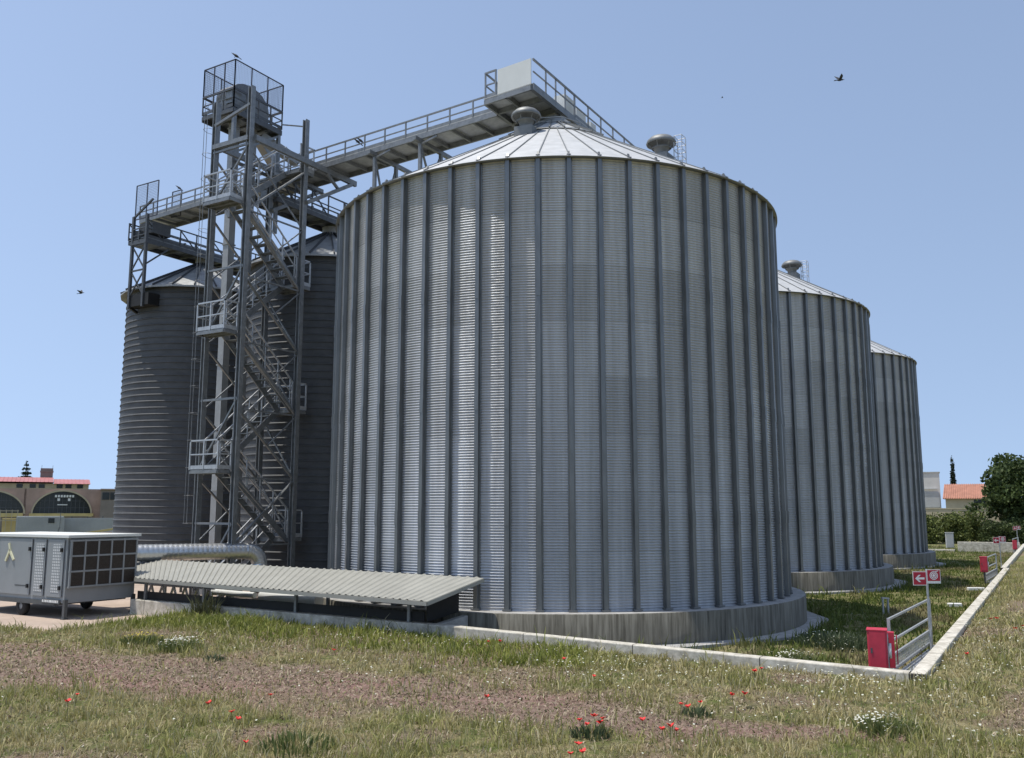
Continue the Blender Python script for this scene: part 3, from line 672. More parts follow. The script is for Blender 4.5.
def screen(p, q, z0, z1, nbay, parent, O):
    b = MB(); p, q = Vector((*p, 0)), Vector((*q, 0))
    for z in (z0, z1): b.bar(p+Vector((0,0,z)), q+Vector((0,0,z)), .035, .035)
    for k in range(nbay+1): m_ = p.lerp(q, k/nbay); b.bar(m_+Vector((0,0,z0)), m_+Vector((0,0,z1)), .035)
    fr = b.build("wind_screen", M['mesh'], parent, O)
    g_ = MB(); n = int((q-p).length/.07)
    for k in range(1, n): m_ = p.lerp(q, k/n); g_.bar(m_+Vector((0,0,z0)), m_+Vector((0,0,z1)), .005)
    for k in range(1, int((z1-z0)/.07)): z = z0+k*.07; g_.bar(p+Vector((0,0,z)), q+Vector((0,0,z)), .005)
    g_.build("wire_mesh", M['mesh'], fr, O)
for p, q, nb in (((U0,V0),(U0,V1),3),((U0,V0),(U1,V0),3),((U1,V0),(U1,V1),2),((U0,V1),(U1,V1),3)): screen(p, q, ZF+.72, ZF+1.78, nb, pl, PO)
# struts that carry the platform
b = MB()
for uu in (-3.3, -1.15): b.bar((uu, 11.15, 13.2), (uu, 11.15, ZF-.2), .12)
b.bar((-3.3,11.15,15.6),(-1.15,11.15,17.0),.08); b.bar((-3.3,11.15,15.3),(-1.15,11.15,15.3),.1); b.bar((-3.3,11.15,13.2),(-3.3,12.4,15.0),.08)
b.build("support_frame", M['steel'], pl, PO)
cl = thing("caged_ladder", "thin caged ladder climbing the left side of the stair tower", "ladder", (-3.95, 11.28, 0)); LO = (-3.95, 11.28, 0); b = MB()
for dv in (-.18, .18): b.bar((-3.95, 11.28+dv, 0), (-3.95, 11.28+dv, 17.3), .022)
z = .4
while z < 17.2: b.bar((-3.95, 11.10, z), (-3.95, 11.46, z), .014); z += .32
b.build("ladder_rails", M['steel'], cl, LO); b = MB(); z = 2.6
while z < 17.2:
    b.path([(-3.95+.0, 11.10, z), (-4.15, 11.05, z), (-4.40, 11.15, z), (-4.47, 11.28, z), (-4.40, 11.41, z), (-4.15, 11.51, z), (-3.95, 11.46, z)], .008, 5); z += .9
for dx, dv in ((-.2,-.25), (-.52,0), (-.2,.25)): b.bar((-3.95+dx, 11.28+dv, 2.6), (-3.95+dx, 11.28+dv, 17.1), .014)
b.build("safety_cage", M['steel'], cl, LO)

# ------------------------------------------------------------------ conveyor bridges
def bridge(name, label, p, q, wd, zb, zt, n, tray=True, rails=(1,1), truss=False, dark=False, cross=None):
    """p,q: plan ends of the near edge; wd to the left of p->q; zb underside; zt top rail"""
    p, q = Vector((*p, 0)), Vector((*q, 0)); d = (q-p).normalized(); nrm = Vector((-d.y, d.x, 0)); L_ = (q-p).length
    root = thing(name, label, "bridge", (p.x, p.y, zb)); O = (p.x, p.y, zb)
    ms = M['steeld'] if dark else M['steel']
    at = lambda l, w_, z: p+d*l+nrm*w_+Vector((0,0,z))
    for w_ in (.05, wd-.05):
        b = MB(); b.bar(at(0,w_,zb+.09), at(L_,w_,zb+.09), .07, .18); b.build("edge_beam", ms, root, O)
    for k in range(n+1):
        l = .04+(L_-.08)*k/n; b = MB(); b.bar(at(l,.09,zb+.07), at(l,wd-.09,zb+.07), .07, .12); b.build("cross_member", ms, root, O)
    b = MB(); zd = zb+.2
    b.add([at(0,.0,zd),at(L_,.0,zd),at(L_,wd*.42,zd),at(0,wd*.42,zd)], [(0,1,2,3),(3,2,1,0)]) if False else None
    P_ = [at(0,.02,zd-.015),at(L_,.02,zd-.015),at(L_,wd-.02,zd-.015),at(0,wd-.02,zd-.015),at(0,.02,zd+.012),at(L_,.02,zd+.012),at(L_,wd-.02,zd+.012),at(0,wd-.02,zd+.012)]
    b.hexa(P_); b.build("deck", M['plate'] if not dark else M['steel'], root, O)
    for sgn, w_ in ((0, .03), (1, wd-.03)):
        if not rails[sgn]: continue
        rb = rail_mesh([at(0,w_,zd), at(L_,w_,zd)], zt-zd, .024, step=L_/n)
        if truss:
            for k in range(n):
                if k % 2 == 0: rb.bar(at(L_*k/n,w_,zt-.02), at(L_*(k+1)/n,w_,zd), .04)
        rb.build("railing", ms if dark else M['steel'], root, O)
    if tray:
        b = MB(); b.bar(at(.1,wd*.66,zd+.22), at(L_-.1,wd*.66,zd+.22), .42, .36)
        k = 0.8
        while k < L_-.5: b.bar(at(k,wd*.66,zd+.22), at(k+.06,wd*.66,zd+.22), .50, .44); k += 1.6
        b.build("conveyor_trough", M['plate'] if not dark else M['steel'], root, O)
    return root, at, O, L_
# cross bridge from the big silo's peak past the stair tower to the left dark silo
X0 = (-1.06, 1.5); X1 = (.14, 20.9)
cb, atc, CO, LC = bridge("conveyor_bridge", "long railed conveyor bridge from the big silo's peak past the stair tower", X1, X0, 1.32, 15.6, 16.38, 20)
cb["label"] = "long railed conveyor bridge from the big silo's peak past the stair tower"
# end platform with the white panel, over the peak
ep = thing("peak_platform", "platform above the big silo's peak with a white sheet panel", "platform", (-1.4, .5, 15.6)); QO = (-1.4, .5, 15.6)
b = MB(); b.hexa([(-2.05,-.36,15.78),(.75,-.36,15.78),(.85,1.45,15.78),(-1.9,1.45,15.78),(-2.05,-.36,15.81),(.75,-.36,15.81),(.85,1.45,15.81),(-1.9,1.45,15.81)]); b.build("deck", M['plate'], ep, QO)
for p, q in (((-2.02,-.33),(-1.88,1.4)), ((-2.02,-.33),(.75,-.33)), ((.75,-.3),(.83,1.4)), ((-1.88,1.42),(.83,1.42)), ((-1.2,-.3),(-1.1,1.4)), ((-.3,-.3),(-.2,1.4)), ((-1.98,.6),(.78,.6))):
    b = MB(); b.bar((*p, 15.68), (*q, 15.68), .07, .16); b.build("floor_beam", M['steel'], ep, QO)
b = MB(); b.bar((-2.02,-.33,16.2), (-1.92,.92,16.2), .03, .86); b.build("wind_panel", M['panel'], ep, QO)
rail_mesh([(-1.91,1.0,15.8),(-1.88,1.4,15.8),(-1.15,1.42,15.8)], .85, .024, step=.5).build("railing", M['steel'], ep, QO)
b = MB(); b.bar((-.1,0,15.75), (-.0,0,15.2), .4, .4); b.bar((-.9,.6,15.6), (-.3,.2,15.1), .22, .22); b.build("feed_spout", M['duct'], ep, QO)
# row bridge over the galvanised silos
rb_, atr, RO, LR = bridge("row_bridge", "railed walkway bridge running back along the row of galvanised silos", (.78,-.42), (31.0,-.42), 1.3, 15.62, 16.6, 30, True, (1,1))
b = MB(); b.hexa([(-2.02,-.42,16.56),(.8,-.42,16.56),(.8,-.37,16.56),(-2.02,-.37,16.56),(-2.02,-.42,16.62),(.8,-.42,16.62),(.8,-.37,16.62),(-2.02,-.37,16.62)])
b.bar((-2.0,-.39,16.2), (.8,-.39,16.2), .035); b.bar((-2.0,-.39,15.72), (.8,-.39,15.72), .04, .22)
for k in range(4): b.bar((-1.2+.65*k,-.39,15.8), (-1.2+.65*k,-.39,16.58), .04)
b.build("railing", M['steel'], ep, QO)
dv = thing("conveyor_drive", "white motor boxes of the conveyor drive behind the rail above the big silo", "motor", (.9, .1, 15.85)); b = MB()

for c_, d_ in (((.75,.0,16.22),(.6,.42,.66)), ((1.75,.05,16.2),(.7,.4,.6)), ((2.7,.05,16.15),(.4,.4,.5))): MB().box(c_, d_).build("drive_housing", M['panel'], dv, (.9,.1,15.85))
MB().tube((-.35,.1,16.05), (.05,.1,16.05), .16, 14).build("motor", M['panel'], dv, (.9,.1,15.85))
b = MB(); b.box((.75,.1,15.92),(1.9,.5,.12)); b.build("base_frame", M['steeld'], dv, (.9,.1,15.85))
# trestles that carry the cross bridge off the big silo's roof
for vv, lab in ((6.8, "steel trestle carrying the bridge at the big silo's left eave"), (4.7, "steel trestle carrying the bridge halfway up the big silo's roof")):
    uc = -1.05+.064*(vv-2.1)+.0; t = thing("bridge_trestle", lab, "support", (uc+.6, vv, 12), 0, "bridge trestles on the silo roof"); O = (uc+.6, vv, 12)
    for uu in (uc+.05, uc+1.25):
        b = MB(); b.bar((uu, vv, roofz(min(6.7, math.hypot(uu, vv)))+.0), (uu, vv, 15.6), .11); b.build("leg", M['steel'], t, O)
    b = MB(); zl = roofz(vv); b.bar((uc+.05,vv,zl+.3), (uc+1.25,vv,15.4), .06); b.bar((uc+1.25,vv,zl+.3), (uc+.05,vv,15.4), .06); b.build("cross_brace", M['steel'], t, O)
    b = MB(); b.bar((uc-.3,vv,15.52), (uc+2.4,vv,15.52), .12, .14); b.bar((uc+.05,vv,15.4),(uc+.05,vv-.7,15.56),.06); b.build("head_beam", M['steel'], t, O)
# row bridges over the dark silos
bridge("row_bridge", "dark conveyor bridge running back over the silo right behind the stair tower", (-1.45, 10.75), (9.5, 10.75), 1.2, 14.3, 15.35, 12, True, (1,1), True, True)
bridge("row_bridge", "dark conveyor bridge running back over the leftmost silo", (-.9, 18.9), (9.5, 18.9), 1.2, 14.2, 15.15, 12, True, (1,1), True, True)
# left trestle with wind screens
lt = thing("end_trestle", "narrow braced steel trestle with mesh wind screens at the far left bridge end", "tower", (-.9, 19.35, 11.6)); O = (-.9, 19.35, 11.6)
for (uu, v_) in ((-.9,19.78), (-.9,18.9)):
    b = MB(); b.bar((uu,v_,11.4), (uu,v_,15.4), .11); b.build("leg", M['steeld'], lt, O)
for z0, z1 in ((11.9,13.0), (13.0,14.1)):
    b = MB(); b.bar((-.9,19.78,z0),(-.9,18.9,z1),.05); b.bar((-.9,18.9,z0),(-.9,19.78,z1),.05); b.bar((-.9,18.9,z1),(-.9,19.78,z1),.06); b.build("brace", M['steeld'], lt, O)
b = MB(); b.box((-.62,19.34,14.16), (.7,1.0,.08)); b.build("deck", M['steeld'], lt, O)
rail_mesh([(-.3,19.82,14.2),(-.93,19.82,14.2),(-.93,18.86,14.2)], .62, .022, step=.5).build("railing", M['steeld'], lt, O)
b = MB(); b.bar((-.9,18.9,13.2),(.2,18.9,14.1),.06); b.bar((-.9,19.78,15.35),(-.9,18.6,16.0),.07); b.box((-.2,19.3,14.9),(.9,.9,.5)); b.build("head_frame", M['steeld'], lt, O)
screen((-.9,19.72), (-.9,18.3), 15.25, 16.76, 2, lt, O); screen((.35,19.0), (.35,18.4), 15.6, 16.75, 1, lt, O)
bk = MB(); bk.box((-.62,19.2,11.72), (.55,1.3,.5)); bk.bar((-.9,19.8,11.5),(-.2,19.8,11.2),.1); tag(bk.build("trestle_bracket", M['black'], None, (-.62,19.2,11.7)), "dark box bracket at the leftmost silo's eave under the trestle", "bracket")

# ------------------------------------------------------------------ canopy in front of the silo
cn = thing("lean_to_canopy", "low canopy of corrugated beige sheet between the kerb and the silos", "canopy", (-6.6, 5, .4)); O = (-6.6, 5, .4)
FR, FL, BR, BL = Vector((-8.75,-1.61,1.13)), Vector((-8.0,8.84,1.175)), Vector((-6.98,-1.88,1.51)), Vector((-6.08,11.45,1.548))
n = 312; VV = []; FF = []; up = Vector((0,0,1))
for k in range(n+1):
    t = k/n; ph = (k % 6)/6; hh = [.0, .0, .0, .0, .022, .022][k % 6]
    for e in (FR.lerp(FL, t), BR.lerp(BL, t)): VV += [e+up*hh]
for k in range(n): FF.append((2*k, 2*k+1, 2*k+3, 2*k+2))
b = MB(); b.add(VV, FF); o = b.build("roof_sheet", M['canopy'], cn, O); sm = o.modifiers.new("thick", 'SOLIDIFY'); sm.thickness = .006; sm.offset = -1
b = MB(); b.bar(FR-up*.05, FL-up*.05, .04, .08); b.build("front_fascia", M['canopy'], cn, O)
b = MB(); b.bar(FR-up*.05, BR-up*.05, .03, .08); b.build("end_fascia", M['canopy'], cn, O)
b = MB(); b.bar(BR-up*.06, BL-up*.06, .05, .10); b.build("rear_beam", M['steel'], cn, O)
for (x, y) in ((-8.02,-.6), (-7.96,2.85), (-7.9,6.15), (-7.88,8.5)):
    b = MB(); b.bar((x,y,.58), (x,y,1.13), .07); b.build("post", M['steel'], cn, O)
for (x, y) in ((-6.98,-1.15), (-6.45,3.2), (-6.05,7.2), (-5.75,10.4)):
    b = MB(); b.bar((x,y,.2), (x,y,1.42), .07); b.build("post", M['steel'], cn, O)
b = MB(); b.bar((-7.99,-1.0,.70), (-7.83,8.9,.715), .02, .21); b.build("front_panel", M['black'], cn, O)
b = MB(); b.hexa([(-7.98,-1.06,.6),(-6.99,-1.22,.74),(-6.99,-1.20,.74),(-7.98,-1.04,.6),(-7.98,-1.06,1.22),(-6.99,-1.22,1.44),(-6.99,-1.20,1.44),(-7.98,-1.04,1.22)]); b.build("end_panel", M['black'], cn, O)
# things under the canopy
def pipe(name, pts, r, m, label, cat="pipe"):
    b = MB(); b.path(pts, r, 14)
    return tag(b.build(name, m, None, pts[0]), label, cat)
pipe("white_pipe", [(-6.35,3.6,.68),(-6.1,5.9,.68)], .16, M['panel'], "thick pale pipe lying under the canopy near its middle")
pipe("white_pipe", [(-6.2,6.1,.70),(-6.0,8.0,.70)], .08, M['panel'], "thin pale pipe lying under the canopy beside the thick one")
tr = MB()
for k in range(6):
    a = 8.6+k*.5; tr.bar((-6.3,a-1,.3),(-6.28,a-.75,.82),.05); tr.bar((-6.28,a-.75,.82),(-6.27,a-.5,.3),.05)
tr.bar((-6.3,7.6,.82),(-6.25,10.6,.82),.06)
tag(tr.build("lattice_girder", M['rail'], None, (-6.3,7.6,.3)), "zigzag steel lattice girder under the left half of the canopy", "girder")

# spiral duct between chiller unit and silos
du = thing("air_duct", "big silver spiral air duct with an elbow above the canopy", "duct", (-4.0,8.4,1.5)); O = (-4.0,8.4,1.5)
A_, B_ = Vector((-7.60,11.1,1.76)), Vector((-3.75,9.12,1.74)); dd_ = (B_-A_); L_ = dd_.length; dn = dd_.normalized()
def hose(pts, r, n=28):
    b = MB(); rings = []
    for i, p in enumerate(pts):
        t = (pts[min(i+1, len(pts)-1)]-pts[max(i-1, 0)]).normalized(); a = Vector((0,0,1)).cross(t)
        if a.length < .2: a = Vector((-dn.y, dn.x, 0))
        a.normalize(); c = t.cross(a); rr = r*(1.0 if i % 3 else 1.035)
        rings.append([p+a*rr*math.cos(q*2*PI/n)+c*rr*math.sin(q*2*PI/n) for q in range(n)])
    vs = [x for rg in rings for x in rg]
    b.add(vs, [(i*n+q, i*n+(q+1) % n, (i+1)*n+(q+1) % n, (i+1)*n+q) for i in range(len(pts)-1) for q in range(n)], 0, True); return b
hose([A_+dd_*(k/90) for k in range(91)], .25).build("straight_run", M['spiral'], du, O)
el_ = []
side = Vector((-dn.y, dn.x, 0))
for k in range(25):
    t = k/24*PI/2; el_.append(B_+dn*(.42*math.sin(t))-Vector((0,0,.42*(1-math.cos(t)))))
el_ += [el_[-1]-Vector((0,0,.1*k)) for k in range(1, 6)]
hose(el_, .25).build("elbow", M['spiral'], du, O)
b = MB(); mid = A_.lerp(B_, .55); b.bar(mid-Vector((0,0,.24)), mid-Vector((0,0,1.2)), .06); b.lathe([(.262,-.02),(.262,.02)], 20, (0,0,0)) if False else None
b.build("support_leg", M['steel'], du, O)

# ------------------------------------------------------------------ chiller unit on wheels
gu = thing("chiller_unit", "grey wheeled grain chiller unit with louvred end on the paved pad", "chiller", (-7.87, 12.6, .03)); O = (-7.87, 12.6, .03)
x0, x1, y0, y1, z0, z1 = -8.95, -6.82, 10.47, 15.2, .53, 2.13
gu.location = (O[0]-.77, O[1]-1.17, O[2]+.17)
b = MB(); b.box(((x0+x1)/2,(y0+y1)/2+.03,(z0+z1)/2-.05), (x1-x0-.04,y1-y0-.06,z1-z0+.08)); body = b.build("body", M['unit'], gu, O)
b = MB(); b.box(((x0+x1)/2,(y0+y1)/2,z1+.03), (x1-x0+.08,y1-y0+.08,.07)); b.build("roof_panel", M['panel'], gu, O)
b = MB(); b.box(((x0+x1)/2-.0,(y0+y1)/2+.2,z0-.10), (x1-x0+.02,y1-y0-.5,.12)); b.build("chassis", M['unitd'], gu, O)
# louvred end: a frame with 5 x 3 grilles
cw = (x1-x0-.16)/5; zl = z0+.32; ch_ = (z1-.08-zl)/3
b = MB()
for k in range(6): b.box((x0+.08+cw*k, y0-.012, (zl+z1-.08)/2), (.045,.05,z1-.08-zl+.06))
for k in range(4): b.box(((x0+x1)/2, y0-.013, zl+ch_*k), (x1-x0-.1,.056,.045))
b.build("end_frame", M['unit'], gu, O)
for i in range(5):
    for j in range(3):
        b = MB(); cx, cz = x0+.08+cw*(i+.5), zl+ch_*(j+.5); b.box((cx, y0-.004, cz), (cw-.05,.02,ch_-.05))
        for s in range(11): b.box((cx, y0-.018, cz-ch_/2+.06+s*(ch_-.12)/10), (cw-.052,.016,.014))
        b.build("grille", M['grille'], gu, O)
# long side doors
xs = x0-.008
for (ya, yb) in ((10.62,11.35), (11.42,11.98), (12.05,13.62), (13.7,14.5), (14.55,15.1)):
    b = MB(); b.box((xs,(ya+yb)/2,(z0+z1)/2), (.018,yb-ya-.03,z1-z0-.12)); d_ = b.build("door", M['unit'], gu, O)
    for zz in (z0+.3, z1-.32):
        h_ = MB(); h_.box((xs-.03, ya+.08, zz), (.05,.06,.10)); h_.build("latch", M['tyre'], d_, O)
def perfmat():
    m = bpy.data.materials.new("perforated_sheet"); m.use_nodes = True; t = m.node_tree; N = t.nodes; L = t.links; b = N["Principled BSDF"]; b.inputs["Roughness"].default_value = .5
    tc = N.new("ShaderNodeTexCoord"); v = N.new("ShaderNodeTexVoronoi"); v.voronoi_dimensions = '2D'; v.inputs["Scale"].default_value = 13; v.inputs["Randomness"].default_value = 0
    sx_ = N.new("ShaderNodeSeparateXYZ"); cx_ = N.new("ShaderNodeCombineXYZ"); L.new(tc.outputs["Object"], sx_.inputs[0]); L.new(sx_.outputs[1], cx_.inputs[0]); L.new(sx_.outputs[2], cx_.inputs[1])
    r = N.new("ShaderNodeValToRGB"); r.color_ramp.interpolation = 'CONSTANT'; r.color_ramp.elements[0].color = (.60,.61,.60,1); r.color_ramp.elements[1].color = (.25,.265,.27,1); r.color_ramp.elements[1].position = .36
    L.new(cx_.outputs[0], v.inputs[0]); L.new(v.outputs["Distance"], r.inputs[0]); L.new(r.outputs[0], b.inputs["Base Color"]); return m
M['perf'] = perfmat()
for (ya, ybb) in ((10.75,11.1), (11.5,11.85)):
    b = MB(); b.box((xs-.012,(ya+ybb)/2,(z0+z1)/2), (.008,ybb-ya,1.25)); b.build("perforated_vent", M['perf'], gu, O)
b = MB(); xe = xs-.014
def strip(m_, pts, wdt):
    for (ya, za), (yb, zb_) in zip(pts[:-1], pts[1:]): m_.bar((xe, ya, za), (xe, yb, zb_), .006 if abs(yb-ya) > 1e9 else wdt, wdt)
yy = 13.1
strip(b, [(yy+.02, 1.95), (yy-.06, 1.72), (yy-.24, 1.5)], .06); strip(b, [(yy-.03, 1.78), (yy+.05, 1.62), (yy+.14, 1.46)], .06)
b.build("emblem", M['emblem'], gu, O)
b = MB(); b.box((x0-.022,11.05,z0-.06), (.02,.78,.11)); pt = b.build("maker_strip", M['unitd'], gu, O)
b = MB()
for k, wv in enumerate((.05,.04,.06,.04,.05,.07,.04,.05,.06,.04)): b.box((x0-.035, 11.38-k*.072, z0-.055), (.006,wv,.06))
b.build("strip_lettering", M['white'], pt, O)
b = MB()
for k in range(14): b.box((xs-.012, 12.72-k*.045, z0+.3), (.004,.03,.03))
b.build("door_lettering", M['unitd'], gu, O)
for (x, y) in ((x0+.05,y0+.05),(x1-.05,y0+.05),(x0+.05,y1-.1),(x1-.05,y1-.1)):
    b = MB(); b.box((x,y,.28),(.09,.09,.5)); b.box((x,y,.045),(.14,.14,.03)); b.build("jack_leg", M['unitd'], gu, O)
for y in (12.5,):
    for x in (x0+.12, x1-.12):
        b = MB(); b.lathe([(.09,-.075),(.2,-.08),(.235,-.06),(.245,0),(.235,.06),(.2,.08),(.09,.075)], 24); b.lathe([(.0,.05),(.10,.06),(.11,.03)], 16, mi=1); b.lathe([(.11,-.03),(.10,-.06),(.0,-.05)], 16, mi=1)
        wv = b.build("wheel", [M['tyre'], M['unit']], gu, (0,0,0)); wv.location = (x-O[0], y-O[1], .275-O[2]); wv.rotation_euler = (0,R(-90),0)
b = MB(); b.bar((-7.87,10.4,.45),(-7.87,9.9,.42),.06) if False else b.bar((-8.4,11.0,.47),(-7.3,11.0,.47),.1); b.build("axle_beam", M['unitd'], gu, O)

# ------------------------------------------------------------------ hydrant cabinets, signs, guard rails
def make_cabinet(loc, rz, label):
    t = thing("hydrant_cabinet", label, "hydrant cabinet", loc, rz, "red hydrant cabinets by the right kerb")
    b = MB(); b.box((0,0,.53), (.30,.33,.76)); o = b.build("cabinet", M['red'], t); bv = o.modifiers.new("b", 'BEVEL'); bv.width = .03; bv.segments = 3
    b = MB(); b.box((0,0,.91), (.32,.35,.03)); o2 = b.build("cabinet_roof", M['red'], o); bv = o2.modifiers.new("b", 'BEVEL'); bv.width = .012; bv.segments = 2
    b = MB(); b.box((0,-.172,.53), (.24,.015,.60)); d = b.build("side_door", M['rail'], o); b = MB(); b.box((.0,-.183,.53), (.18,.008,.50)); b.build("door_pane", M['glassd'], d)
    b = MB(); b.box((-.155,0,.56), (.012,.26,.62)); b.build("front_panel", M['red'], o)
    b = MB(); b.box((-.164,.10,.56), (.016,.03,.09)); b.build("handle", M['steeld'], o)
    b = MB(); b.lathe([(.05,-.02),(.13,-.025),(.13,.025),(.05,.02)], 20); hr_ = b.build("hose_reel", M['panel'], d); hr_.location = (0,-.20,.55); hr_.rotation_euler = (R(90),0,0)
    b = MB(); b.box((0,0,.08), (.09,.09,.18)); b.build("post", M['steeld'], t)
    return t
hz_ = gz(-6.74,-10.2)
make_cabinet((-6.82,-10.10,.0), R(8), "nearest red hydrant cabinet, standing in the kerb corner")
c0 = [o for o in bpy.data.objects if o.name.startswith("hydrant_cabinet")][0]
for x, y, h, lab in ((18.4,-10.3,.36,"second red hydrant cabinet on a taller post along the right kerb"), (48.7,-10.43,.2,"farthest red hydrant cabinet near the cream end wall")):
    c = copy_tree(c0); c.location = (x, y, h); c.scale = (.82,.82,.82); c["label"] = lab
    b = MB(); b.box((0,0,-.25), (.07,.07,.5)); b.build("post_foot", M['steeld'], c)
b = MB(); b.box((0,0,.5), (.16,.24,.62)); b.box((.0,-.16,.5),(.1,.02,.5)); hb = b.build("hose_box", M['red'], None); hb.location = (-6.42,-10.2,.02); hb.rotation_euler = (0,0,R(8)); tag(hb, "narrow red hose box attached behind the nearest hydrant cabinet", "hose box")

def make_sign(loc, rz, label):
    t = thing("hydrant_sign", label, "sign", loc, rz, "red and white hydrant signs on poles")
    b = MB(); b.tube((0,0,-.1), (0,0,1.84), .024, 10); b.build("pole", M['rail'], t)
    # local x = towards viewer's right, -y = towards the viewer
    for cx, cz, nm in ((-.165,1.65,"arrow_plate"), (.135,1.69,"hose_plate")):
        b = MB(); b.box((cx,-.03,cz), (.29,.008,.29)); p = b.build(nm, M['white'], t)
        b = MB(); b.box((cx,-.036,cz+(.02 if 'hose' in nm else 0)), (.265,.004,.262 if 'arrow' in nm else .225)); f = b.build("red_field", M['signred'], p)
        if 'arrow' in nm:
            b = MB(); zc = cz; y_ = -.0395
            b.add([(cx-.10,y_,zc),(cx-.02,y_,zc-.075),(cx+.025,y_,zc-.075),(cx-.032,y_,zc-.021),(cx+.10,y_,zc-.021),(cx+.10,y_,zc+.021),(cx-.032,y_,zc+.021),(cx+.025,y_,zc+.075),(cx-.02,y_,zc+.075)], [tuple(range(9))]); b.build("arrow", M['white'], f)
        else:
            b = MB(); n = 24; y_ = -.0395; zc = cz+.02
            for r0_, r1_ in ((.0,.028), (.042,.06), (.072,.088)):
                for i in range(n):
                    a, c_ = 2*PI*i/n, 2*PI*(i+1)/n
                    b.add([(cx+r0_*math.cos(a),y_,zc+r0_*math.sin(a)),(cx+r1_*math.cos(a),y_,zc+r1_*math.sin(a)),(cx+r1_*math.cos(c_),y_,zc+r1_*math.sin(c_)),(cx+r0_*math.cos(c_),y_,zc+r0_*math.sin(c_))], [(0,1,2,3)] if r0_ else [(1,2,3)])
            b.add([(cx+.03,y_,zc+.07),(cx+.1,y_,zc+.09),(cx+.1,y_,zc+.105),(cx+.03,y_,zc+.088)], [(0,1,2,3)])
            b.build("hose_reel_symbol", M['white'], f)
    return t
s0 = make_sign((-3.03,-10.54,-.07), R(-59.15), "nearest red hydrant sign with a white left arrow, beside the guard rail")
for x, y, lab in ((23.42,-10.70,"second red hydrant sign with arrow, farther along the right kerb"), (57.1,-10.36,"farthest red hydrant sign, before the end wall")):
    c = copy_tree(s0); c.location = (x, y, 0); c["label"] = lab
def make_guard(label):
    t = thing("guard_rail", label, "guard rail", (0,0,0), 0, "galvanised guard rails by the right kerb")
    L_ = 4.3
    b = MB(); b.bar((0,0,1.02),(L_,0,1.04),.038); b.build("top_rail", M['rail'], t)
    b = MB(); b.bar((0,0,.62),(L_,0,.64),.036); b.build("middle_rail", M['rail'], t)
    b = MB(); b.bar((0,0,.10),(L_,0,.12),.04,.05); b.bar((0,0,.36),(L_,0,.38),.04,.04); b.build("lower_rail", M['rail'], t)
    b = MB()
    for k in range(1, 108): x = k*L_/108; b.bar((x,.0,.13),(x,.0,.36),.004)
    for z in (.18,.23,.28,.33): b.bar((0,0,z),(L_,0,z+.01),.004)
    b.build("wire_mesh", M['rail'], t)
    for x in (0, L_, L_-.22):
        b = MB(); b.bar((x,0 if x != L_-.22 else -.02,-.05),(x,0 if x != L_-.22 else -.02,1.04),.05); b.build("post", M['rail'], t)
    b = MB(); b.bar((0,-.42,.06),(L_,-.42,.08),.05,.05); b.bar((0,-.22,.03),(L_,-.22,.05),.36,.02); b.build("walkway_grating", M['rail'], t)
    return t
gr = make_guard("nearest galvanised guard rail between the first hydrant cabinet and its sign"); gr.location = (-6.14,-10.2,0); gr.rotation_euler = (0,0,math.atan2(-.22,4.3))
c = copy_tree(gr); c.location = (18.9,-10.3,0); c["label"] = "second galvanised guard rail, behind the second hydrant cabinet"
c = copy_tree(gr); c.location = (49.2,-10.3,0); c["label"] = "farthest galvanised guard rail, beside the farthest hydrant cabinet"
for (x, y, rz, ln, lab) in ((7.8,-10.06,R(-63),.42,"short white concrete block lying by the right kerb, nearer one"), (14.7,-10.2,R(-63),.62,"short white concrete block below the second hydrant cabinet, farther one")):
    b = MB(); b.box((0,0,.06), (ln,.16,.12)); o = b.build("concrete_block", M['white'], None); o.location = (x, y, 0); o.rotation_euler = (0,0,rz); bv = o.modifiers.new("b", 'BEVEL'); bv.width = .02; tag(o, lab, "block")
b = MB(); b.tube((0,0,0),(0,0,.5),.03,8); b.tube((.25,-.1,0),(.25,-.1,.45),.03,8); b.bar((-.05,.02,.5),(.3,-.12,.46),.05); o = b.build("pipe_outlet", M['rail'], None); o.location = (4.2,-8.5,0); tag(o, "pair of grey standpipes in the weeds behind the nearest cabinet", "standpipe")
cab = thing("utility_cabinet", "pale grey utility cabinet at the far end of the yard", "cabinet", (52.2,-6.0,.14), R(-75)); b = MB(); b.box((0,0,.65),(.52,.36,1.1)); b.build("housing", M['pgrey'], cab); b = MB(); b.box((0,0,1.22),(.58,.42,.05)); b.build("cabinet_roof", M['pgrey'], cab); b = MB(); b.box((0,-.19,.65),(.45,.02,.98)); b.build("door", M['pgrey'], cab)

# ------------------------------------------------------------------ trees and hedges
def crown(lobes, n, size, dark, light, shell=.55):
    tot = sum(l[3]*l[4]*l[5] for l in lobes); Vs, Cs = [], []
    for (cx, cy, cz, rx, ry, rz_) in lobes:
        k = int(n*rx*ry*rz_/tot); d = rng.normal(size=(k, 3)); d /= np.linalg.norm(d, axis=1)[:,None]
        rad = 1-shell*rng.random(k)**1.7; bump_ = .82+.36*vnoise(d[:,0]*2.3+cx*3+50, d[:,1]*2.3+d[:,2]*2+cz*5+50)
        c = np.array([cx, cy, cz])+d*rad[:,None]*bump_[:,None]*np.array([rx, ry, rz_])
        a = rng.normal(size=(k, 3)); a /= np.linalg.norm(a, axis=1)[:,None]; b2 = np.cross(a, rng.normal(size=(k, 3))); b2 /= np.linalg.norm(b2, axis=1)[:,None]
        s = size*rng.uniform(.5, 1.3, k)[:,None]
        q = np.stack([c-a*s*.5, c+b2*s*.28, c+a*s*.5, c-b2*s*.28], 1); Vs.append(q.reshape(-1, 3))
        t = np.clip(rng.normal(.45, .3, k), 0, 1); Cs.append(np.repeat(mixcol(t, dark, light), 4, 0))
    return np.concatenate(Vs), np.concatenate(Cs)
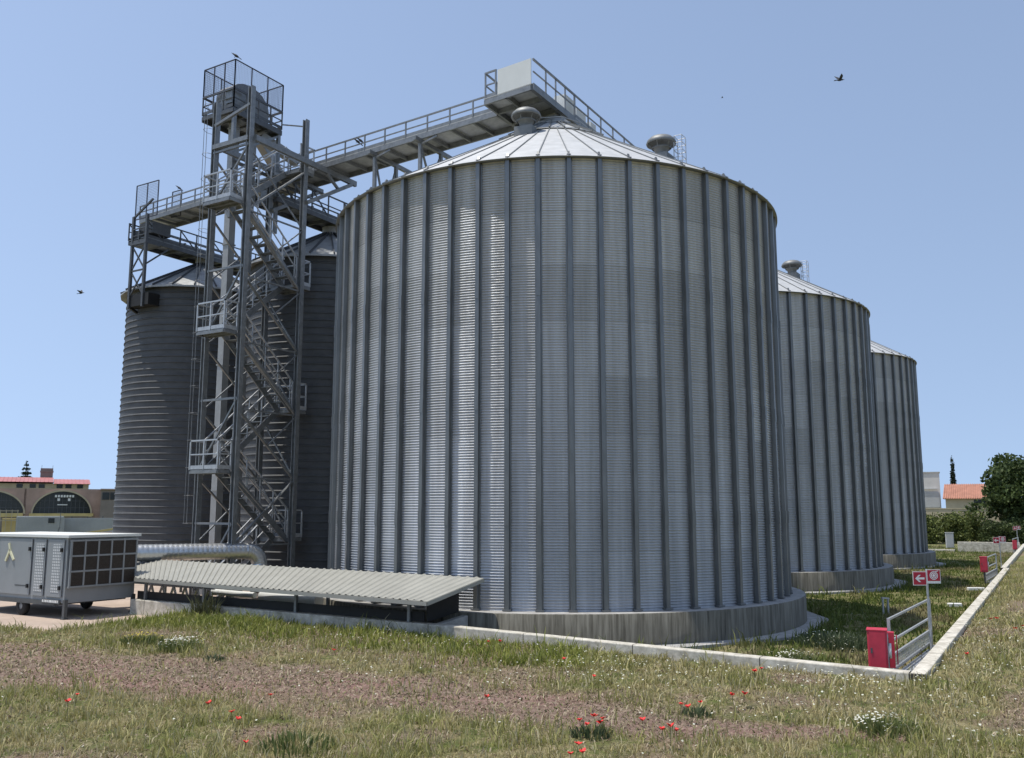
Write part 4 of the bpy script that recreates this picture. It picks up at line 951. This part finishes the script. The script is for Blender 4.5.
def tree(name, label, loc, lobes, n, size, dark, light, trunk=None, cat="tree", group=None, shell=.55):
    t = thing(name, label, cat, loc, 0, group)
    V_, C_ = crown(lobes, n, size, dark, light, shell); k = len(V_)//4
    o = npmesh("crown", V_, np.arange(4*k), np.full(k, 4), [M['leaf']], C_); o.parent = t
    if trunk:
        b = MB(); h, r = trunk; b.tube((0,0,-.2), (.05,.05,h), r, 10, r2=r*.6)
        for i in range(6):
            a = i*1.05+.3; l = lobes[i % len(lobes)]; b.tube((.03,.03,h*(.6+.06*i)), (l[0]*.6+.3*math.cos(a), l[1]*.6+.3*math.sin(a), l[2]), r*.4, 7, r2=r*.1)
        b.build("trunk", M['bark'], t)
    return t
def px2(px, D): return spot((px-512)/907.6, D)
def locz(px, D, z=0): a = px2(px, D); return (a[0], a[1], z)
LB = []
for i in range(24):
    a = random.uniform(0, 2*PI); zc_ = random.uniform(1.4, 8.0); rr = random.uniform(.5, 4.3)*(1-.5*abs(zc_-4.2)/4.2); LB.append((rr*math.cos(a), rr*math.sin(a), zc_, random.uniform(1.0,1.9), random.uniform(1.0,1.9), random.uniform(.8,1.4)))
LB += [(0,0,4.8,3.0,3.0,3.2)]
tree("broadleaf_tree", "big dark broadleaf tree at the right edge behind the kerb", locz(1021, 88), LB, 15000, .42, (.02,.038,.011), (.115,.155,.05), (4.5,.28))
hb = [(929,84,3.2,2.9),(944,86,3.7,3.2),(958,85,3.2,2.9),(972,87,3.6,3.1),(986,84,2.1,2.5),(1001,86,2.2,2.3),(1014,84,1.9,2.0)]
hl = ["olive green bush just right of the farthest silo","tall light green bush behind the grey cabinet","light green bush below the terracotta roof","bright yellow green bush left of the big dark tree","low green bush in front of the big dark tree's left side","low dark bush behind the farthest hydrant sign","low dark bush at the right end of the hedge line"]
for i, ((px_, D_, h, wd_), lb) in enumerate(zip(hb, hl)):
    L2 = [(random.uniform(-.8,.8), random.uniform(-.4,.4), h*.2, 1.0, .8, .7) for _ in range(3)]+[(random.uniform(-.9,.9), random.uniform(-.6,.6), h*random.uniform(.3,.75), random.uniform(.6,1.0), random.uniform(.6,1.0), random.uniform(.5,.8)) for _ in range(8)]
    bright = i in (1, 3, 0, 2)
    tree("bush", lb, locz(px_, D_), L2, 2600, .26, (.04,.058,.016) if bright else (.022,.036,.012), (.22,.25,.07) if bright else (.11,.14,.045), (h*.6,.06), "bush", "bushes behind the far end wall")
tree("cypress", "slim dark cypress rising behind the terracotta roof", locz(955.5, 125), [(0,0,z_, max(.18,.85-.068*z_), max(.18,.85-.068*z_), 1.0) for z_ in np.arange(1.2, 9.6, .6)], 5200, .3, (.012,.022,.010), (.035,.05,.022), (2.0,.15))
# araucaria behind the red roofed building
ar = thing("araucaria", "tiered dark araucaria tree behind the red metal roofs", "tree", locz(23, 170)); b = MB(); b.tube((0,0,-.2), (0,0,12.2), .22, 8, r2=.05); b.build("trunk", M['bark'], ar)
LBa = [(0,0,z_, r_, r_, .33) for z_, r_ in ((6.6,1.9),(7.5,1.75),(8.4,1.5),(9.2,1.2),(10.0,.95),(10.8,.7),(11.5,.45),(12.0,.25))]
V_, C_ = crown(LBa, 2400, .42, (.018,.03,.012), (.04,.06,.025), .9); o = npmesh("crown", V_, np.arange(len(V_)), np.full(len(V_)//4, 4), [M['leaf']], C_); o.parent = ar

# ------------------------------------------------------------------ buildings far right
RZ = R(-59.15)
def hroot(name, label, cat, px, D, rz=None, group=None):
    rz = RZ-math.atan((px-512)/907.6)*1.0 if rz is None else rz
    return thing(name, label, cat, locz(px, D), rz, group)
hs = hroot("house", "cream house with a terracotta tiled roof behind the bushes", "house", 975, 112)
b = MB(); b.box((0,3,2.25), (6.4,6,4.5)); wl_ = b.build("wall", M['cream'], hs)
b = MB(); b.hexa([(-3.5,-.4,4.5),(3.5,-.4,4.5),(3.5,6.4,4.5),(-3.5,6.4,4.5),(-3.3,2.9,6.35),(3.5,2.9,6.35),(3.5,3.1,6.35),(-3.3,3.1,6.35)])
for k in range(28): b.bar((-3.4+k*.252,-.42,4.56),(-3.2+k*.244,2.9,6.41),.08,.05)
b.build("roof", M['terra'], hs)
b = MB(); b.box((.6,-.03,4.0), (1.3,.08,.7)); b.build("window", M['glassd'], hs); b = MB(); b.box((-2.2,-.03,1.6),(1.0,.08,1.4)); b.build("window", M['glassd'], hs)
wh = hroot("white_building", "white flat roofed building between the farthest silo and the house", "building", 922, 122)
b = MB(); b.box((0,4,4.05), (4.8,8,8.1)); b.build("wall", M['wcream'], wh); b = MB(); b.box((-.2,-.14,5.9), (4.5,.2,.1)); b.box((0,4,8.14),(5.0,8.2,.12)); b.build("cornice", M['pgrey'], wh)
b = MB(); b.box((0,-.05,4.45), (4.5,.06,2.0)); b.build("facade_panel", M['pgrey'], wh); b = MB(); b.box((.0,-.06,2.5), (4.2,.1,.75)); b.build("window", M['glassd'], wh)
gw = hroot("boundary_wall", "long beige boundary wall below the house and white building", "wall", 950, 100); b = MB(); b.box((0,0,1.6),(10,.3,3.2)); b.box((0,0,3.25),(10.1,.4,.1)); b.build("wall", M['cream'], gw)
tree("bush", "dense dark bush row right of the house under the big tree", locz(1012, 96), [(x_,0,2+.5*(i % 2),1.3,1,1.6) for i, x_ in enumerate((-2.2,-.6,1,2.6))], 4200, .3, (.014,.024,.009), (.045,.062,.022), (1.5,.08), "bush", "bushes behind the far end wall")

# ------------------------------------------------------------------ buildings far left
D = 120; k_ = D/907.6
va = hroot("vaulted_hall", "red brown hall with big arched glazed bays at the far left", "building", 62, D)
def X(px): return (px-62)*k_/1.115
def Zy(y): return 3+(511-y)*k_*1.005
top = Zy(489.3)
def arch_pts(cx, hw, zb, zt, n=22): return [(cx-hw*math.cos(PI*i/n), zb+(zt-zb)*math.sin(PI*i/n)) for i in range(n+1)]
b = MB(); zb_ = Zy(518)
# front wall with arched openings: strips between arch curve and the top
arcs = [(X(62), X(92.5)-X(62), Zy(514), Zy(490.3)), (X(-8), X(23.5)-X(-8)+.3, Zy(514), Zy(490.6)), (X(-78), X(23)-X(-8), Zy(514), Zy(490.6))]
edges = []
for cx, hw, z0_, zt in arcs:
    pts = arch_pts(cx, hw, z0_, zt)
    for (xa, za), (xb, zb2) in zip(pts[:-1], pts[1:]):
        if xb-xa > 1e-4: b.hexa([(xa,0,za),(xb,0,zb2),(xb,.6,zb2),(xa,.6,za),(xa,0,top),(xb,0,top),(xb,.6,top),(xa,.6,top)])
for xa, xb in ((X(92.5), X(101)), (X(23.8), X(31.5)), (X(-46.3), X(-39.8)), (X(-118), X(-109))): b.hexa([(xa,0,0),(xb,0,0),(xb,.6,0),(xa,.6,0),(xa,0,top),(xb,0,top),(xb,.6,top),(xa,.6,top)])
b.build("wall", M['brown'], va)
b = MB(); b.hexa([(X(-118),.61,top-.12),(X(101),.61,top-.12),(X(101),14,top-.12),(X(-118),14,top-.12),(X(-118),.61,top),(X(101),.61,top),(X(101),14,top+.25),(X(-118),14,top+.25)]); b.build("roof", M['brown'], va)
for i, (cx, hw, z0_, zt) in enumerate(arcs):
    f = MB(); pts = arch_pts(cx, hw, z0_, zt); pin = arch_pts(cx, hw-.18, z0_, zt-.2)
    for j in range(len(pts)-1):
        (xa, za), (xb, zb2) = pts[j], pts[j+1]; (xc, zc), (xd, zd) = pin[j+1], pin[j]
        f.add([(xa,-.25,za),(xb,-.25,zb2),(xc,-.25,zc),(xd,-.25,zd),(xa,.3,za),(xb,.3,zb2),(xc,.3,zc),(xd,.3,zd)], [(0,1,2,3),(0,4,5,1),(3,2,6,7)])
    fo = f.build("arch_frame", M['cream'], va)
    gl = MB(); pts = arch_pts(cx, hw-.14, z0_, zt-.17); gl.add([(x, .35, z) for x, z in pts], [tuple(range(len(pts)))]); gp = gl.build("glazing", M['glassd'], fo)
    mu = MB()
    for q in range(1, 12):
        x = cx-(hw-.5)+q*(2*hw-1)/12; hh = (zt-.5-z0_)*math.sqrt(max(0, 1-((x-cx)/(hw-.4))**2)); mu.bar((x,.32,z0_), (x,.32,z0_+hh), .06)
    for z in (z0_+.8, z0_+1.7): 
        hw2 = (hw-.45)*math.sqrt(max(0, 1-((z-z0_)/(zt-.45-z0_))**2)); mu.bar((cx-hw2,.31,z), (cx+hw2,.31,z), .05)
    mu.build("mullions", M['steeld'], fo)
b = MB(); b.box((X(62),-.1,Zy(514.8)), (X(94)-X(30),.5,.36)); b.box((X(-8),-.1,Zy(515)), (X(24)-X(-40),.5,.5)); b.build("yellow_sill_band", M['yellow'], va)
b = MB(); b.box((X(62),.05,Zy(521)), (X(94)-X(30),.4,1.2)); b.box((X(-8),.05,Zy(519)), (X(24)-X(-40),.4,1.0)); b.box((X(62),.1,1.0), (X(94)-X(-40),.4,2.0)); b.build("lower_wall", M['greywall'], va)
b = MB(); b.box((X(63.5),.1,Zy(496.5)), (X(73.6)-X(53.4),.1,.42))
sg = b.build("sign_board", M['glassd'], va); b = MB(); xx = X(53.8); random.seed(3)
for k in range(7): b.box((xx+.15,.02,Zy(496.5)), (.24,.05,.30)); xx += .34
for k in range(2): b.box((X(58+10.5*k),.02,Zy(500)), (.3,.05,.34))
b.box((X(62),.02,Zy(505)), (1.2,.05,.12))
b.build("white_blocks", M['white'], sg)
bw = hroot("brick_annex", "grey brown annex with a window strip right of the vaulted hall", "building", 110, 121)
b = MB(); b.box((0,4,2.95), (2.4,8,5.7)); b.build("wall", M['greywall'], bw); b = MB(); b.box((0,3.9,5.85),(2.6,8.3,.14)); b.build("roof", M['brown'], bw)
for x in (-.62, .35): b = MB(); b.box((x,-.03,4.95),(.85,.08,.95)); b.build("window", M['glassd'], bw)
D2 = 150; k2 = D2/907.6
rr_ = hroot("red_roof_building", "long building with red metal roofs behind the vaulted hall", "building", 44, D2)
def X2(px): return (px-44)*k2/1.125
def Z2(y): return 3+(511-y)*k2
b = MB(); b.box(((X2(-60)+X2(88))/2,5,Z2(484)/2), (X2(88)-X2(-60),10,Z2(484))); b.build("wall", M['cream'], rr_)
for xa, xb, dz in ((X2(-62), X2(51.5), .25), (X2(52), X2(89.5), 0)):
    b = MB(); b.hexa([(xa,-.8,Z2(484)+dz),(xb,-.8,Z2(484)+dz),(xb,10.5,Z2(484)+dz),(xa,10.5,Z2(484)+dz),(xa,4.5,Z2(478.5)+dz),(xb,4.5,Z2(478.5)+dz),(xb,5.5,Z2(478.5)+dz),(xa,5.5,Z2(478.5)+dz)])
    n = int((xb-xa)/.6)
    for q in range(n): x = xa+.3+q*.6; b.bar((x,-.8,Z2(484)+dz+.03),(x,4.5,Z2(478.5)+dz+.03),.06,.06)
    b.build("roof", M['pinkroof'], rr_)
for px_ in (18, 31, 40, 58, 67, 79): b = MB(); b.box((X2(px_),-.02,Z2(486.4)),(.9,.08,.65)); b.build("window", M['glassd'], rr_)
b = MB(); b.box((X2(44),6,Z2(474)),(X2(50)-X2(37),2.4,2.2)); b.box((X2(44),6,Z2(470.6)),(X2(50.6)-X2(36.6),2.6,.25)); b.build("roof_turret", M['greywall'], rr_)
for px_ in (38.5, 50): b = MB(); b.bar((X2(px_),6,Z2(471)),(X2(px_),6,Z2(464)),.05); b.build("antenna", M['steeld'], rr_)
# yard clutter between hall and chiller
ct = hroot("container", "long pale grey container standing before the vaulted hall", "container", 41, 80); s = 80/907.6
b = MB(); b.box((0,1.2,1.75), (42*s,2.4,1.55)); 
for q in range(30): b.box((-21*s+.1+q*.125,-.02,1.75),(.05,.05,1.4))
b.build("body", M['pgrey'], ct); b = MB(); b.box((10*s,-.05,2.15),(.5,.06,.42)); b.build("window", M['glassd'], ct); b = MB(); b.box((0,1.2,.5),(38*s,2.0,.9)); b.build("frame_base", M['steeld'], ct)
ct2 = hroot("sheet_fence", "weathered grey corrugated sheet fence right of the container", "fence", 88, 84); s = 84/907.6; b = MB(); b.box((0,0,1.2),(58*s,.06,2.3))
for q in range(36): b.box((-28.5*s+q*.15,-.045,1.2),(.06,.03,2.25))
b.build("sheets", M['pgrey'], ct2); b = MB()
for q in range(5): b.box((-28*s+q*14*s,.08,1.25),(.1,.1,2.5))
b.build("posts", M['steeld'], ct2)
for i, (px_, wv, lb) in enumerate(((26,3.4,"dark flatbed trailer parked behind the chiller unit, wider one"), (60,2.0,"dark flatbed trailer right of the leaning crane arm, narrower one"), (6,1.8,"dark flatbed trailer at the left photo edge"))):
    t = hroot("flatbed_trailer", lb, "trailer", px_, 62, None, "flatbed trailers behind the chiller")
    b = MB(); b.box((0,.6,1.34),(wv,1.6,.12)); b.build("bed", M['pgrey'], t); b = MB(); b.box((0,.6,1.12),(wv*.9,1.5,.25)); b.build("chassis", M['tyre'], t)
    for x in (-wv*.3, wv*.3):
        b = MB(); b.lathe([(.0,-.11),(.38,-.12),(.46,-.06),(.46,.06),(.38,.12),(.0,.11)], 18); o = b.build("wheel", M['tyre'], t); o.location = (x,-.1,.46); o.rotation_euler = (R(90),0,0)
yb = hroot("crane_arm", "pale yellow crane arm lying low right of the trailers", "crane", 92, 64); b = MB(); b.bar((-1.45,0,1.28),(1.45,0,1.72),.14,.14); b.build("boom", M['yellow'], yb); b = MB(); b.box((1.1,.3,1.2),(.9,.5,.6)); b.bar((.4,0,.0),(.4,0,1.5),.1); b.build("base", M['brown'], yb)
gp_ = hroot("leaning_mast", "thin grey mast with a bent foot rising before the container", "mast", 59, 60); b = MB(); b.bar((0,0,0),(-.15,0,1.0),.09); b.bar((-.15,0,1.0),(.12,0,1.95),.09); b.bar((.12,0,1.95),(.12,0,2.85),.05); b.bar((-.1,0,2.85),(.3,0,2.85),.03); b.build("mast", M['steel'], gp_)
yw = hroot("yellow_shed", "small yellow shed wall with railings at the left photo edge", "shed", 10, 86); s = 86/907.6; b = MB(); b.box((0,.8,1.35),(12*s,1.6,1.9)); b.build("wall", M['yellow'], yw); b = MB()
for q in range(4): b.bar((-8*s+q*5*s,-.3,0),(-8*s+q*5*s,-.3,3.1),.06)
for z in (2.1,3.0): b.bar((-9*s,-.3,z),(8*s,-.3,z),.06)
b.build("railing", M['cream'], yw)

# ------------------------------------------------------------------ birds
def bird(loc, rz, label, flying, s=1.0, group=None):
    b = MB(); n = 10
    prof = [(0,-.16),(.035,-.12),(.055,-.04),(.05,.04),(.03,.10),(.032,.14),(.02,.18),(0,.20)]
    vs = []
    for r_, x in prof:
        for i in range(n): t = 2*PI*i/n; vs.append((x*s, r_*s*math.cos(t), r_*s*math.sin(t)))
    b.add(vs, [(i*n+q, i*n+(q+1) % n, (i+1)*n+(q+1) % n, (i+1)*n+q) for i in range(len(prof)-1) for q in range(n)], 0, True)
    b.hexa([(-.30*s,-.05*s,-.01*s),(-.14*s,-.02*s,-.01*s),(-.14*s,.02*s,-.01*s),(-.30*s,.05*s,-.01*s),(-.30*s,-.05*s,.0),(-.14*s,-.02*s,.015*s),(-.14*s,.02*s,.015*s),(-.30*s,.05*s,.0)])
    b.bar((.19*s,0,0),(.24*s,0,-.01*s),.012*s)
    o = b.build("bird", M['bird'], None)
    if flying:
        for sg_ in (-1, 1):
            wv = MB(); a = .95 if sg_ > 0 else .35; cy, sy = math.cos(a), math.sin(a)
            P_ = [(.09,.03,.02),(-.07,.03,.02),(-.10,.03+.2*cy,.02+.2*sy),(.06,.03+.2*cy,.02+.2*sy),(-.09,.03+.38*cy,.02+.36*sy)]
            P_ = [(x*s, y*s*sg_, z*s) for x, y, z in P_]; Q_ = [(x, y, z+.008*s) for x, y, z in P_]
            wv.add(P_+Q_, [(0,1,2,3),(3,2,4),(8,7,6,5),(9,7,8),(0,3,8,5),(3,4,9,8),(1,6,7,2),(2,7,9,4)]); wv.build("wing", M['bird'], o)
    else:
        l = MB(); l.bar((0,.015*s,-.12*s),(0,.015*s,-.03*s),.008*s); l.bar((0,-.015*s,-.12*s),(0,-.015*s,-.03*s),.008*s); l.build("leg", M['bird'], o)
    o.location = loc; o.rotation_euler = (0, R(-35) if not flying else R(-10), rz)
    return tag(o, label, "bird", group)
bird((17.98,-5.79,23.18), R(-50), "dark bird flying in the open sky at the upper right", True, 1.0)
bird((9.03,38.46,16.53), R(-60), "dark bird flying low in the sky left of the silos", True, .9)
bird((64.4,14.0,46.4), R(-60), "tiny speck of a bird high in the sky near the centre", True, .55)
bird((U0, V0, ZF+1.92), R(120), "dark bird perched on the top corner of the tower's screens", False, .85)
pa = atc(LC-6.1, 1.3, 16.52); pb = atc(LC-6.3, 1.3, 16.52)
bird((pa.x-1.3, pa.y, 16.22), R(140), "pigeon perched on the bridge's middle rail right of the tower, left one of two", False, .8)
bird((pb.x-1.3, pb.y-.05, 16.22), R(140), "pigeon perched on the bridge's middle rail right of the tower, right one of two", False, .8)
bird((.35, 18.6, 16.88), R(120), "dark bird on the small mesh screen at the far left bridge end", False, .8)
